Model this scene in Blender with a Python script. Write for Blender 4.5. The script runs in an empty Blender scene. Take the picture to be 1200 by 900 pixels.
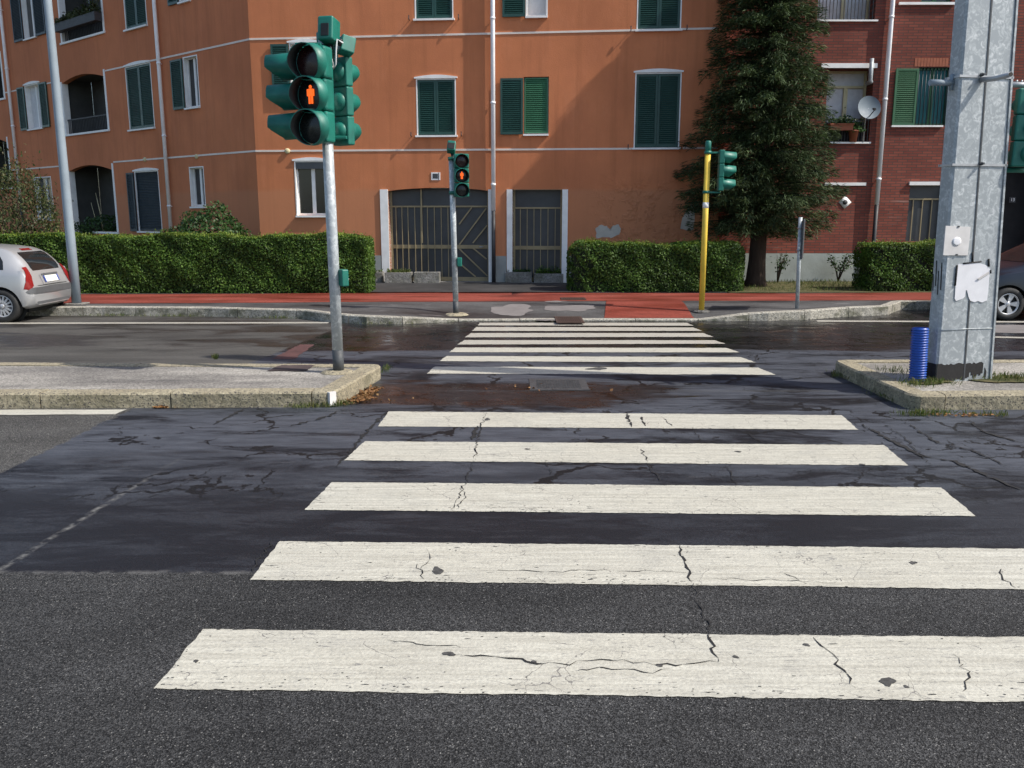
import bpy, bmesh, math, random
import numpy as np
from mathutils import Vector, Matrix
from mathutils.bvhtree import BVHTree
from mathutils.geometry import delaunay_2d_cdt
random.seed(7); rng = np.random.default_rng(7)
R = math.radians; PI = math.pi
scene = bpy.context.scene
COL = scene.collection

# ------------------------------------------------------------------ camera, sky, sun, exposure
F_PX = 1020.0; HY = 250.0; CAM_H = 1.85
PITCH = math.atan((450 - HY) / F_PX)
cam_d = bpy.data.cameras.new('camera'); cam = bpy.data.objects.new('camera', cam_d); COL.objects.link(cam)
cam.location = (0, 0, CAM_H); cam.rotation_euler = (PI / 2 - PITCH, 0, 0)
cam_d.sensor_width = 36; cam_d.lens = F_PX / 1200 * 36; cam_d.clip_end = 2000; cam_d.clip_start = 0.05
scene.camera = cam
SUN_AZ = R(74); SUN_EL = R(46)           # azimuth measured from straight behind the camera towards the right
S = Vector((math.sin(SUN_AZ) * math.cos(SUN_EL), -math.cos(SUN_AZ) * math.cos(SUN_EL), math.sin(SUN_EL)))
world = bpy.data.worlds.new("World"); scene.world = world; world.use_nodes = True
wn = world.node_tree; sky = wn.nodes.new('ShaderNodeTexSky'); sky.sky_type = 'NISHITA'; sky.sun_disc = False
sky.sun_elevation = SUN_EL; sky.sun_rotation = PI - SUN_AZ; sky.air_density = 1.0; sky.dust_density = 1.5; sky.ozone_density = 1.0
wn.links.new(sky.outputs[0], wn.nodes['Background'].inputs[0]); wn.nodes['Background'].inputs[1].default_value = 0.15
sd = bpy.data.lights.new('sun', 'SUN'); sun = bpy.data.objects.new('sun', sd); COL.objects.link(sun)
sd.energy = 4.3; sd.angle = R(0.5); sd.color = (1.0, 0.94, 0.85)
sun.rotation_euler = (-S).to_track_quat('-Z', 'Y').to_euler(); sun.location = (20, -15, 25)
vs = scene.view_settings; vs.view_transform = 'Standard'; vs.look = 'None'; vs.gamma = 1; vs.use_curve_mapping = False; vs.exposure = 0.32
scene.render.engine = 'CYCLES'

# ------------------------------------------------------------------ helpers: survey of the photograph (pixel rays -> places in the street)
def ray(px, py):
    u = (px - 600) / F_PX; v = (py - 450) / F_PX
    return Vector((u, math.cos(PITCH) - v * math.sin(PITCH), -(math.sin(PITCH) + v * math.cos(PITCH))))
def G(px, py, z=0.0):
    d = ray(px, py); t = (z - CAM_H) / d.z
    return Vector((d.x * t, d.y * t, z))
def V(px, py, Y):
    d = ray(px, py); t = Y / d.y
    return Vector((d.x * t, Y, CAM_H + d.z * t))
def mpp(Y, z): return (Y * math.cos(PITCH) - (z - CAM_H) * math.sin(PITCH)) / F_PX   # metres per photo pixel

# ------------------------------------------------------------------ node helper
class NT:
    def __init__(s, name):
        s.m = bpy.data.materials.new(name); s.m.use_nodes = True; s.t = s.m.node_tree; s.b = s.t.nodes['Principled BSDF']
        s.pos = s.t.nodes.new('ShaderNodeNewGeometry')
    def L(s, a, b): s.t.links.new(a, b)
    def sv(s, sock, v):
        if hasattr(v, 'is_linked') or isinstance(v, bpy.types.NodeSocket): s.L(v, sock)
        elif v is not None:
            if isinstance(v, (tuple, list)) and len(v) == 3 and sock.type == 'RGBA': v = (*v, 1)
            sock.default_value = v
    def P(s): return s.pos.outputs['Position']
    def N(s): return s.pos.outputs['Normal']
    def isl(s): return s.pos.outputs['Random Per Island']
    def m_(s, op, a, b=None, c=None, clamp=False):
        n = s.t.nodes.new('ShaderNodeMath'); n.operation = op; n.use_clamp = clamp
        s.sv(n.inputs[0], a)
        if b is not None: s.sv(n.inputs[1], b)
        if c is not None: s.sv(n.inputs[2], c)
        return n.outputs[0]
    def sep(s, v):
        n = s.t.nodes.new('ShaderNodeSeparateXYZ'); s.L(v, n.inputs[0]); return n.outputs
    def mapv(s, v, scale=(1, 1, 1), rot=(0, 0, 0), loc=(0, 0, 0)):
        n = s.t.nodes.new('ShaderNodeMapping'); s.L(v, n.inputs[0]); n.inputs['Scale'].default_value = scale
        n.inputs['Rotation'].default_value = rot; n.inputs['Location'].default_value = loc; return n.outputs[0]
    def noise(s, v, scale, detail=4, rough=.55, dist=0.0):
        n = s.t.nodes.new('ShaderNodeTexNoise'); s.L(v, n.inputs['Vector']); n.inputs['Scale'].default_value = scale
        n.inputs['Detail'].default_value = detail; n.inputs['Roughness'].default_value = rough; n.inputs['Distortion'].default_value = dist
        return n.outputs['Fac']
    def noisec(s, v, scale, detail=4):
        n = s.t.nodes.new('ShaderNodeTexNoise'); s.L(v, n.inputs['Vector']); n.inputs['Scale'].default_value = scale
        n.inputs['Detail'].default_value = detail; return n.outputs['Color']
    def vor(s, v, scale, feat='F1', out='Distance', rand=1.0):
        n = s.t.nodes.new('ShaderNodeTexVoronoi'); n.feature = feat; s.L(v, n.inputs['Vector']); n.inputs['Scale'].default_value = scale
        n.inputs['Randomness'].default_value = rand; return n.outputs[out]
    def mr(s, v, a, b, c=0.0, d=1.0, smooth=False):
        n = s.t.nodes.new('ShaderNodeMapRange'); s.L(v, n.inputs[0]); n.clamp = True
        if smooth: n.interpolation_type = 'SMOOTHSTEP'
        for i, x in enumerate((a, b, c, d)): n.inputs[i + 1].default_value = x
        return n.outputs[0]
    def mix(s, f, a, b, mode='MIX'):
        n = s.t.nodes.new('ShaderNodeMix'); n.data_type = 'RGBA'; n.blend_type = mode; n.clamp_factor = True
        s.sv(n.inputs[0], f); s.sv(n.inputs[6], a); s.sv(n.inputs[7], b); return n.outputs[2]
    def vadd(s, a, b, op='ADD'):
        n = s.t.nodes.new('ShaderNodeVectorMath'); n.operation = op; s.sv(n.inputs[0], a); s.sv(n.inputs[1], b); return n.outputs[0]
    def vscale(s, a, k):
        n = s.t.nodes.new('ShaderNodeVectorMath'); n.operation = 'SCALE'; s.L(a, n.inputs[0]); n.inputs['Scale'].default_value = k; return n.outputs[0]
    def bump(s, h, strength=.3, dist=.01, normal=None):
        n = s.t.nodes.new('ShaderNodeBump'); s.L(h, n.inputs['Height']); n.inputs['Strength'].default_value = strength; n.inputs['Distance'].default_value = dist
        if normal is not None: s.L(normal, n.inputs['Normal'])
        return n.outputs[0]
    def out(s, col=None, rough=None, metal=None, normal=None, spec=None, **kw):
        if col is not None: s.sv(s.b.inputs['Base Color'], col)
        if rough is not None: s.sv(s.b.inputs['Roughness'], rough)
        if metal is not None: s.sv(s.b.inputs['Metallic'], metal)
        if normal is not None: s.sv(s.b.inputs['Normal'], normal)
        if spec is not None: s.sv(s.b.inputs['Specular IOR Level'], spec)
        for k, v in kw.items(): s.sv(s.b.inputs[k], v)
        return s.m

def simple(name, col, rough=.6, metal=0.0, var=.12, scale=6.0, bump=0.0, spec=.5, coat=0.0):
    n = NT(name); f = n.noise(n.P(), scale, 5)
    c2 = tuple(c * (1 - var) for c in col); c1 = tuple(min(1, c * (1 + var)) for c in col)
    c = n.mix(n.mr(f, .3, .7), c2, c1)
    nm = n.bump(n.noise(n.P(), scale * 12, 3), bump, .01) if bump else None
    r = n.mr(n.noise(n.P(), scale * 3, 3), .3, .7, max(0, rough - .06), min(1, rough + .06))
    m = n.out(c, r, metal, nm, spec)
    if coat: n.b.inputs['Coat Weight'].default_value = coat; n.b.inputs['Coat Roughness'].default_value = .05
    return m

# ------------------------------------------------------------------ mesh helper
ROOTW = {}
class MB:
    def __init__(s): s.v = []; s.f = []; s.mi = []; s.k = 0; s.sm = []
    def add(s, vs, fs, smooth=False):
        o = len(s.v); s.v += [tuple(v) for v in vs]
        for f in fs: s.f.append([o + i for i in f]); s.mi.append(s.k); s.sm.append(smooth)
    def poly(s, pts): s.add(pts, [list(range(len(pts)))])
    def hexa(s, p):   # 8 corners: 0-3 bottom ring, 4-7 top ring
        s.add(p, [(3, 2, 1, 0), (4, 5, 6, 7), (0, 1, 5, 4), (1, 2, 6, 5), (2, 3, 7, 6), (3, 0, 4, 7)])
    def box(s, c, d, M=None):
        c = Vector(c); x, y, z = d[0] / 2, d[1] / 2, d[2] / 2
        p = [Vector(q) for q in ((-x, -y, -z), (x, -y, -z), (x, y, -z), (-x, y, -z), (-x, -y, z), (x, -y, z), (x, y, z), (-x, y, z))]
        s.hexa([c + (M @ q if M else q) for q in p])
    def rbox(s, c, d, b=.02, M=None, seg=2):  # bevelled box
        bm = bmesh.new(); bmesh.ops.create_cube(bm, size=1)
        for v in bm.verts: v.co = Vector((v.co.x * d[0], v.co.y * d[1], v.co.z * d[2]))
        bmesh.ops.bevel(bm, geom=bm.edges[:], offset=b, segments=seg, affect='EDGES', profile=.5)
        c = Vector(c); bm.verts.index_update()
        s.add([c + (M @ v.co if M else v.co) for v in bm.verts], [[v.index for v in f.verts] for f in bm.faces]); bm.free()
    def tube(s, pts, r, n=10, caps=True, smooth=True):
        pts = [Vector(p) for p in pts]; rs = r if isinstance(r, (list, tuple)) else [r] * len(pts)
        rings = []; up = None
        for i, p in enumerate(pts):
            t = (pts[min(i + 1, len(pts) - 1)] - pts[max(i - 1, 0)]).normalized()
            if up is None: up = Vector((0, 0, 1)) if abs(t.z) < .9 else Vector((1, 0, 0))
            a = t.cross(up).normalized(); b = a.cross(t).normalized(); up = b
            rings.append([p + a * math.cos(2 * PI * k / n) * rs[i] + b * math.sin(2 * PI * k / n) * rs[i] for k in range(n)])
        o = len(s.v)
        for rg in rings: s.v += [tuple(q) for q in rg]
        for i in range(len(pts) - 1):
            for k in range(n):
                k2 = (k + 1) % n
                s.f.append([o + i * n + k, o + i * n + k2, o + (i + 1) * n + k2, o + (i + 1) * n + k]); s.mi.append(s.k); s.sm.append(smooth)
        if caps:
            s.f.append([o + k for k in range(n)][::-1]); s.mi.append(s.k); s.sm.append(False)
            s.f.append([o + (len(pts) - 1) * n + k for k in range(n)]); s.mi.append(s.k); s.sm.append(False)
    def lathe(s, prof, M, n=24, smooth=True, arc=(0, 2 * PI)):   # prof: (r, axial) pairs, axis = local z
        full = abs(arc[1] - arc[0] - 2 * PI) < 1e-6; m = n if full else n + 1; o = len(s.v)
        for r, a in prof:
            for k in range(m):
                t = arc[0] + (arc[1] - arc[0]) * k / n
                s.v.append(tuple(M @ Vector((r * math.cos(t), r * math.sin(t), a))))
        for i in range(len(prof) - 1):
            for k in range(n):
                k2 = (k + 1) % m
                s.f.append([o + i * m + k, o + i * m + k2, o + (i + 1) * m + k2, o + (i + 1) * m + k]); s.mi.append(s.k); s.sm.append(smooth)
    def disc(s, r, M, n=24, a=0.0): s.add([M @ Vector((r * math.cos(2 * PI * k / n), r * math.sin(2 * PI * k / n), a)) for k in range(n)], [list(range(n))])
    def build(s, name, mat, parent=None, xf=None):
        me = bpy.data.meshes.new(name); off = ROOTW.get(parent, Vector((0, 0, 0)))
        vv = np.array(s.v, dtype=np.float64) - np.array(off) if s.v else np.zeros((0, 3))
        me.from_pydata([tuple(q) for q in vv], [], s.f)
        for mt in (mat if isinstance(mat, (list, tuple)) else [mat]): me.materials.append(mt)
        if s.f:
            me.polygons.foreach_set('material_index', s.mi); me.polygons.foreach_set('use_smooth', s.sm)
        me.update(); o = bpy.data.objects.new(name, me); COL.objects.link(o)
        if parent is not None: o.parent = parent; ROOTW[o] = off
        return o

def tag(o, label=None, cat=None, group=None, kind=None):
    if label: o['label'] = label
    if cat: o['category'] = cat
    if group: o['group'] = group
    if kind: o['kind'] = kind
    return o
def thing(name, label, cat, loc, group=None):
    o = bpy.data.objects.new(name, None); COL.objects.link(o); o.location = loc; o.empty_display_size = .2
    ROOTW[o] = Vector(loc); return tag(o, label, cat, group)
def struct(name, mb, mat): return tag(mb.build(name, mat), kind='structure')

def leaf_mesh(name, centers, normals, sizes, mat, parent=None, aspect=.6, ups=None, flop=.9):
    """many small rhombic leaves as one mesh; leaves face roughly along normals"""
    n = len(centers); c = np.asarray(centers, float); nn = np.asarray(normals, float) + rng.normal(0, flop, (n, 3))
    nn /= np.linalg.norm(nn, axis=1)[:, None] + 1e-9
    a = rng.normal(0, 1, (n, 3)) if ups is None else np.asarray(ups, float)
    a -= nn * (a * nn).sum(1)[:, None]; a /= np.linalg.norm(a, axis=1)[:, None] + 1e-9
    b = np.cross(nn, a); sz = np.asarray(sizes, float)[:, None]
    bend = nn * sz * .18
    v = np.empty((n, 4, 3)); v[:, 0] = c - a * sz; v[:, 1] = c + b * sz * aspect + bend; v[:, 2] = c + a * sz; v[:, 3] = c - b * sz * aspect + bend
    v = v.reshape(-1, 3) - np.array(ROOTW.get(parent, Vector((0, 0, 0))))
    me = bpy.data.meshes.new(name); me.vertices.add(4 * n); me.vertices.foreach_set('co', v.ravel())
    me.loops.add(4 * n); me.loops.foreach_set('vertex_index', np.arange(4 * n)); me.polygons.add(n)
    me.polygons.foreach_set('loop_start', np.arange(n) * 4); me.update(calc_edges=True); me.materials.append(mat)
    o = bpy.data.objects.new(name, me); COL.objects.link(o)
    if parent is not None: o.parent = parent; ROOTW[o] = ROOTW.get(parent, Vector((0, 0, 0)))
    return o

def leafmat(name, cols, rough=.5, trans=.25):
    n = NT(name); r = n.t.nodes.new('ShaderNodeValToRGB'); n.L(n.isl(), r.inputs[0])
    cr = r.color_ramp; cr.elements[0].color = (*cols[0], 1); cr.elements[1].color = (*cols[-1], 1)
    for i, c in enumerate(cols[1:-1]): e = cr.elements.new((i + 1) / (len(cols) - 1)); e.color = (*c, 1)
    cl = n.noise(n.P(), 1.6, 3)
    c = n.mix(1.0, r.outputs[0], n.mix(n.mr(cl, .35, .68), (.62, .62, .55), (1.25, 1.22, 1.1)), 'MULTIPLY')
    m = n.out(c, rough, 0, None, .35)
    tr = n.t.nodes.new('ShaderNodeBsdfTranslucent'); n.L(c, tr.inputs[0]); mx = n.t.nodes.new('ShaderNodeMixShader'); mx.inputs[0].default_value = trans
    n.L(n.b.outputs[0], mx.inputs[1]); n.L(tr.outputs[0], mx.inputs[2]); n.L(mx.outputs[0], n.t.nodes['Material Output'].inputs[0])
    return m

# ------------------------------------------------------------------ materials
def half(n, x, y, a, b, soft=.05, jit=None):
    """1 on the left-hand side of the ground line a->b"""
    d = (b - a).to_2d().normalized(); nx, ny = -d.y, d.x
    e = n.m_('ADD', n.m_('MULTIPLY', n.m_('SUBTRACT', x, a.x), nx), n.m_('MULTIPLY', n.m_('SUBTRACT', y, a.y), ny))
    if jit is not None: e = n.m_('ADD', e, jit)
    return n.mr(e, -soft, soft)

def mat_road():
    n = NT('road_asphalt'); P = n.P(); x, y, z = n.sep(P)
    rnd = n.sep(n.vor(P, 190, out='Color'))[0]; rnd2 = n.sep(n.vor(P, 140, out='Color'))[1]; dist = n.vor(P, 190)
    low = n.noise(P, .55, 6, .6); mid = n.noise(P, 5, 5, .6); fine = n.noise(P, 60, 4, .7)
    jit = n.m_('MULTIPLY', n.m_('SUBTRACT', n.noise(P, 3.5, 4, .65), .5), .22)
    # old coarse asphalt: stones of varied grey, few pale ones
    g = n.m_('POWER', rnd, 1.7); base = n.mr(g, 0, 1, .010, .088)
    base = n.m_('MULTIPLY', base, n.mr(low, .3, .7, .70, 1.2)); base = n.m_('MULTIPLY', base, n.mr(n.noise(n.mapv(P, (.35, 1.6, 1)), 1.3, 6, .65), .35, .65, .78, 1.18)); base = n.m_('MULTIPLY', base, n.mr(fine, .3, .7, .65, 1.35))
    sp = n.m_('GREATER_THAN', rnd2, .94); sp = n.m_('MULTIPLY', sp, n.m_('LESS_THAN', n.vor(P, 140), .45))
    coarse = n.mix(sp, n.mix(1.0, n.mix(low, (1, .985, .97), (.97, .985, 1.0)), base, 'MULTIPLY'), n.mix(rnd, (.07, .068, .066), (.24, .235, .22)))
    coarse = n.mix(1.0, coarse, n.mix(n.mr(y, 4.6, 6.5), (1, 1, 1), (1.9, 1.85, 1.75)), 'MULTIPLY')
    # smooth dark coating under the crossing with worn streaks along the stripes
    st = n.noise(n.mapv(P, (.75, 2.3, 1), (0, 0, R(1.5))), 1.3, 9, .66, .5)
    st2 = n.noise(n.mapv(P, (1.6, 8, 1), (0, 0, R(1.5))), 1.6, 6, .7)
    coat = n.mix(n.mr(st, .45, .56), (.010, .011, .0145), (.043, .048, .058)); coat = n.mix(n.mr(st2, .54, .66, 0, .4), coat, (.075, .075, .08)); st3 = n.noise(n.mapv(P, (.9, 4.2, 1), (0, 0, R(1.5)), (4, 2, 0)), 1.7, 9, .68, .6); coat = n.mix(n.mr(st3, .50, .57, 0, .85), coat, (.011, .011, .014)); gr_ = n.sep(n.vor(P, 100, out='Color'))[2]; coat = n.mix(1.0, coat, n.mr(gr_, 0, 1, .6, 1.4), 'MULTIPLY')
    # far half of the crossing keeps more of the pale film
    coat = n.mix(n.m_('MULTIPLY', n.mr(n.m_('ADD', y, n.m_('MULTIPLY', n.mr(x, 1.5, 4), 1.2)), 5.2, 7.0), n.mr(n.noise(n.mapv(P, (.5, 1.6, 1)), 1.1, 8, .66, .5), .43, .50, 0, .92)), coat, n.mix(n.mr(st2, .4, .6), (.048, .053, .065), (.080, .088, .105)))
    # keep the nearest coated band dark
    coat = n.mix(n.m_('MULTIPLY', n.mr(n.m_('ADD', y, n.m_('MULTIPLY', jit, 1.5)), 5.75, 5.35), .62), coat, (.013, .013, .016))
    mA = half(n, x, y, G(0, 555), G(150, 481), .015, jit); mA = n.m_('SUBTRACT', 1.0, mA)
    m_near = n.mr(n.m_('ADD', y, n.m_('MULTIPLY', jit, .35)), G(300, 671).y - .012, G(300, 671).y + .012)
    mB = n.m_('SUBTRACT', 1.0, half(n, x, y, G(300, 423), G(395, 385), .04, n.m_('MULTIPLY', jit, .3)))
    isl = n.mr(y, 9.0, 9.1); mA2 = n.m_('MAXIMUM', n.m_('MULTIPLY', mA, n.m_('SUBTRACT', 1.0, isl)), n.m_('MULTIPLY', mB, isl))
    cm = n.m_('MULTIPLY', mA2, m_near)
    lane = n.mix(n.mr(n.noise(n.mapv(P, (.25, 2.2, 1)), 1.2, 6, .6), .35, .65), (.066, .063, .058), (.105, .100, .092))
    grain = n.mr(rnd, 0, 1, .7, 1.3); lane = n.mix(1.0, lane, grain, 'MULTIPLY')
    far = n.mr(y, 9.0, 9.2)
    old = n.mix(far, coarse, lane)
    col = n.mix(cm, old, coat)
    # pale lime streak along the seam
    sa, sb = G(0, 668), G(150, 575); dd = (sb - sa).to_2d().normalized()
    e = n.m_('ADD', n.m_('MULTIPLY', n.m_('SUBTRACT', x, sa.x), -dd.y), n.m_('MULTIPLY', n.m_('SUBTRACT', y, sa.y), dd.x))
    e = n.m_('ABSOLUTE', n.m_('ADD', e, n.m_('MULTIPLY', jit, .25)))
    seam = n.m_('MULTIPLY', n.mr(e, .004, .030, 1, 0), n.m_('MULTIPLY', n.mr(y, 6.6, 5.3), n.mr(n.noise(P, 11, 5, .7), .42, .6)))
    col = n.mix(n.m_('MULTIPLY', seam, n.mr(y, 4.2, 4.35)), col, (.15, .148, .14))
    edge = n.m_('MULTIPLY', n.mr(n.m_('ABSOLUTE', n.m_('SUBTRACT', n.m_('ADD', y, n.m_('MULTIPLY', jit, .35)), G(300, 671).y)), .0, .035, 1, 0), n.mr(n.noise(P, 9, 5, .7), .45, .6))
    col = n.mix(n.m_('MULTIPLY', n.m_('MULTIPLY', edge, mA), .5), col, (.19, .185, .175))
    # cracks
    wp = n.vadd(P, n.vscale(n.vadd(n.noisec(P, 2.2, 5), (.5, .5, .5), 'SUBTRACT'), .75))
    wp = n.vadd(wp, n.vscale(n.vadd(n.noisec(P, 14, 3), (.5, .5, .5), 'SUBTRACT'), .10))
    ck = n.vor(n.mapv(wp, (.62, 1.0, 1)), 1.05, 'DISTANCE_TO_EDGE'); ck2 = n.vor(n.mapv(wp, (.8, 1.0, 1)), 2.6, 'DISTANCE_TO_EDGE')
    wid = n.mr(n.noise(P, 1.3, 4), .40, .62, .0, .026)
    c1 = n.m_('LESS_THAN', ck, wid); c2 = n.m_('MULTIPLY', n.m_('LESS_THAN', ck2, n.m_('MULTIPLY', wid, 1.0)), n.mr(n.noise(P, .7, 3), .52, .56))
    c2 = n.m_('MULTIPLY', c2, n.mr(x, .2, 2.2))
    crk = n.m_('MULTIPLY', n.m_('MAXIMUM', c1, c2), cm); crk = n.m_('MULTIPLY', crk, n.mr(y, 5.3, 5.6))
    col = n.mix(crk, col, (.010, .010, .011))
    # rain water: wet film towards the far kerb and beside the islands, damp streaks elsewhere
    wn_ = n.noise(n.mapv(P, (.55, 1.7, 1)), .9, 9, .64, .5)
    zone = n.m_('MAXIMUM', n.m_('MULTIPLY', n.mr(y, 11.6, 12.2), 1.5), n.m_('MULTIPLY', n.mr(y, 8.1, 8.5), n.m_('MULTIPLY', n.mr(y, 9.9, 9.3), n.mr(x, 2.6, .2, .1, 1))))
    zone = n.m_('MULTIPLY', zone, n.mr(mA2, 0, 1, .35, 1))
    zone = n.m_('ADD', n.m_('MULTIPLY', zone, .30), .03)
    wet = n.mr(n.m_('ADD', wn_, zone), .66, .74)
    wet = n.m_('MULTIPLY', wet, n.mr(y, 5.6, 6.6)); wet = n.m_('MULTIPLY', wet, n.mr(cm, 0, 1, .8, 1))
    damp = n.mr(n.m_('ADD', wn_, zone), .54, .70, 0, .55); damp = n.m_('MULTIPLY', damp, n.mr(y, 5, 6.6))
    col = n.mix(damp, col, n.mix(1.0, col, (.50, .48, .47), 'MULTIPLY'))
    col = n.mix(wet, col, n.mix(1.0, col, (.36, .32, .30), 'MULTIPLY'))
    rr = n.mr(fine, .3, .7, .72, .92); rr = n.mix(cm, rr, n.mr(st, .4, .6, .62, .52)); rr = n.mix(wet, rr, n.mr(n.noise(P, 3, 6, .65), .35, .65, .14, .46))
    hgt = n.m_('ADD', n.m_('MULTIPLY', dist, n.m_('SUBTRACT', 1.0, n.m_('MULTIPLY', cm, .75))), n.m_('MULTIPLY', fine, .5))
    hgt = n.m_('SUBTRACT', n.m_('MULTIPLY', hgt, n.m_('SUBTRACT', 1.0, n.m_('MULTIPLY', wet, .93))), n.m_('MULTIPLY', crk, 1.2))
    return n.out(col, rr, 0, n.bump(hgt, .55, .008), n.mix(wet, (.22, .22, .22), (.5, .5, .5)))

def mat_paint(name='stripe_paint', dirty=0.0):
    n = NT(name); P = n.P(); x, y, z = n.sep(P)
    s1 = n.noise(n.mapv(P, (.7, 14, 1), (0, 0, R(1.5))), 2.2, 7, .65); s2 = n.noise(P, 3.2, 6, .6); low = n.noise(P, .8, 4)
    col = n.mix(n.mr(s1, .35, .65), (.37, .355, .30), (.55, .535, .46)); col = n.mix(n.mr(low, .3, .7, 0, .35), col, (.48, .45, .36))
    col = n.mix(n.mr(s2, .52, .72, 0, .55), col, (.34, .33, .29)); g_ = n.sep(n.vor(P, 110, out='Color'))[0]; col = n.mix(1.0, col, n.mr(g_, 0, 1, .86, 1.08), 'MULTIPLY')
    s3 = n.noise(n.mapv(P, (.35, 26, 1), (0, 0, R(1.2))), 2.0, 6, .7); col = n.mix(n.mr(s3, .56, .68, 0, .5), col, (.34, .33, .30))
    wp = n.vadd(P, n.vscale(n.vadd(n.noisec(P, 4, 5), (.5, .5, .5), 'SUBTRACT'), .22))
    ck = n.vor(wp, 4.2, 'DISTANCE_TO_EDGE'); hair = n.m_('LESS_THAN', ck, n.mr(n.noise(P, 2.4, 5, .65), .48, .72, 0, .013))
    col = n.mix(n.m_('MULTIPLY', hair, .85), col, (.16, .15, .14))
    worn = n.m_('GREATER_THAN', n.m_('ADD', n.noise(n.mapv(P, (1, 3.4, 1)), 13, 6, .7), n.mr(low, .3, .7, -.05, .05)), .635)
    pit = n.m_('GREATER_THAN', n.noise(n.mapv(P, (1, 9, 1), (0, 0, R(1.5))), 9, 5, .75), .615)
    col = n.mix(n.m_('MULTIPLY', n.m_('MAXIMUM', worn, pit), .8), col, (.20, .195, .185))
    if dirty: col = n.mix(n.mr(n.noise(n.mapv(P, (.6, 3, 1)), 1.2, 6), .3, .65, dirty * .5, dirty), col, (.30, .28, .25))
    h = n.m_('SUBTRACT', n.m_('ADD', n.m_('MULTIPLY', s1, .5), n.noise(P, 70, 3)), n.m_('MULTIPLY', n.m_('MAXIMUM', hair, worn), .9))
    return n.out(col, n.mr(s2, .3, .7, .5, .72), 0, n.bump(h, .45, .006), .4)

def mat_sidewalk():
    n = NT('sidewalk_asphalt'); P = n.P(); x, y, z = n.sep(P)
    rnd = n.sep(n.vor(P, 60, out='Color'))[0]; low = n.noise(n.mapv(P, (.6, 1.4, 1)), .9, 7, .6)
    c = n.mix(n.mr(low, .36, .62), (.034, .033, .034), (.085, .083, .082)); c = n.mix(1.0, c, n.mr(rnd, 0, 1, .72, 1.28), 'MULTIPLY')
    st = n.noise(n.mapv(P, (.8, 2, 1), loc=(3, 1, 0)), 1.4, 6, .55); c = n.mix(n.mr(st, .64, .69, 0, .8), c, (.16, .15, .15))
    dirt = n.noise(P, 9, 5); c = n.mix(n.mr(dirt, .6, .7, 0, .4), c, (.05, .045, .04))
    r = n.mr(low, .36, .6, .45, .85)
    return n.out(c, r, 0, n.bump(n.noise(P, 55, 4), .4, .006), .45)

def mat_island():
    n = NT('island_asphalt'); P = n.P(); rnd = n.sep(n.vor(P, 75, out='Color'))[0]; low = n.noise(n.mapv(P, (.5, 1.2, 1)), 1.1, 7, .6)
    c = n.mix(n.mr(low, .38, .62), (.16, .15, .137), (.33, .31, .275)); c = n.mix(1.0, c, n.mr(rnd, 0, 1, .55, 1.4), 'MULTIPLY')
    st = n.noise(n.mapv(P, (.4, 1.6, 1), loc=(5, 0, 0)), .9, 6); c = n.mix(n.mr(st, .6, .68, 0, .5), c, (.075, .07, .07))
    return n.out(c, .85, 0, n.bump(n.noise(P, 60, 4, .7), .5, .008), .3)

def mat_red(name='red_path', k=1.0):
    n = NT(name); P = n.P(); low = n.noise(n.mapv(P, (.5, 1.8, 1)), 1.0, 7, .6); rnd = n.sep(n.vor(P, 60, out='Color'))[0]
    c = n.mix(n.mr(low, .35, .65), (.22 * k, .040 * k, .024 * k), (.40 * k, .082 * k, .052 * k)); c = n.mix(1.0, c, n.mr(rnd, 0, 1, .75, 1.25), 'MULTIPLY')
    st = n.noise(n.mapv(P, (.7, 3, 1), loc=(2, 0, 0)), 1.6, 6, .6); c = n.mix(n.mr(st, .62, .72, 0, .6), c, (.27, .12, .09))
    dk = n.noise(P, 6, 6, .7); c = n.mix(n.mr(dk, .58, .72, 0, .55), c, (.07, .03, .025))
    return n.out(c, n.mr(low, .35, .65, .4, .8), 0, n.bump(n.noise(P, 60, 4), .35, .005), .4)

def mat_stone(name='kerb_granite', moss=.35, base=(.38, .335, .235)):
    n = NT(name); P = n.P(); f = n.noise(P, 26, 6, .75); low = n.noise(P, 2.2, 5, .6); x, y, z = n.sep(P)
    c = n.mix(n.mr(f, .32, .68), tuple(b * .42 for b in base), tuple(b * 1.35 for b in base)); c = n.mix(n.mr(low, .4, .7, 0, .6), c, tuple(b * q for b, q in zip(base, (.62, .60, .58))))
    up = n.mr(n.sep(n.N())[2], .5, .8, 1, 0)
    ms = n.m_('MULTIPLY', n.m_('MULTIPLY', n.mr(n.noise(P, 4, 6, .65), .45, .62), up), moss); c = n.mix(ms, c, (.055, .06, .025))
    sp = n.sep(n.vor(P, 95, out='Color'))[0]; c = n.mix(n.m_('GREATER_THAN', sp, .9), c, (.10, .09, .08))
    return n.out(c, .88, 0, n.bump(n.m_('ADD', f, n.m_('MULTIPLY', n.noise(P, 9, 4), 1.5)), .75, .02), .3)

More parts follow.
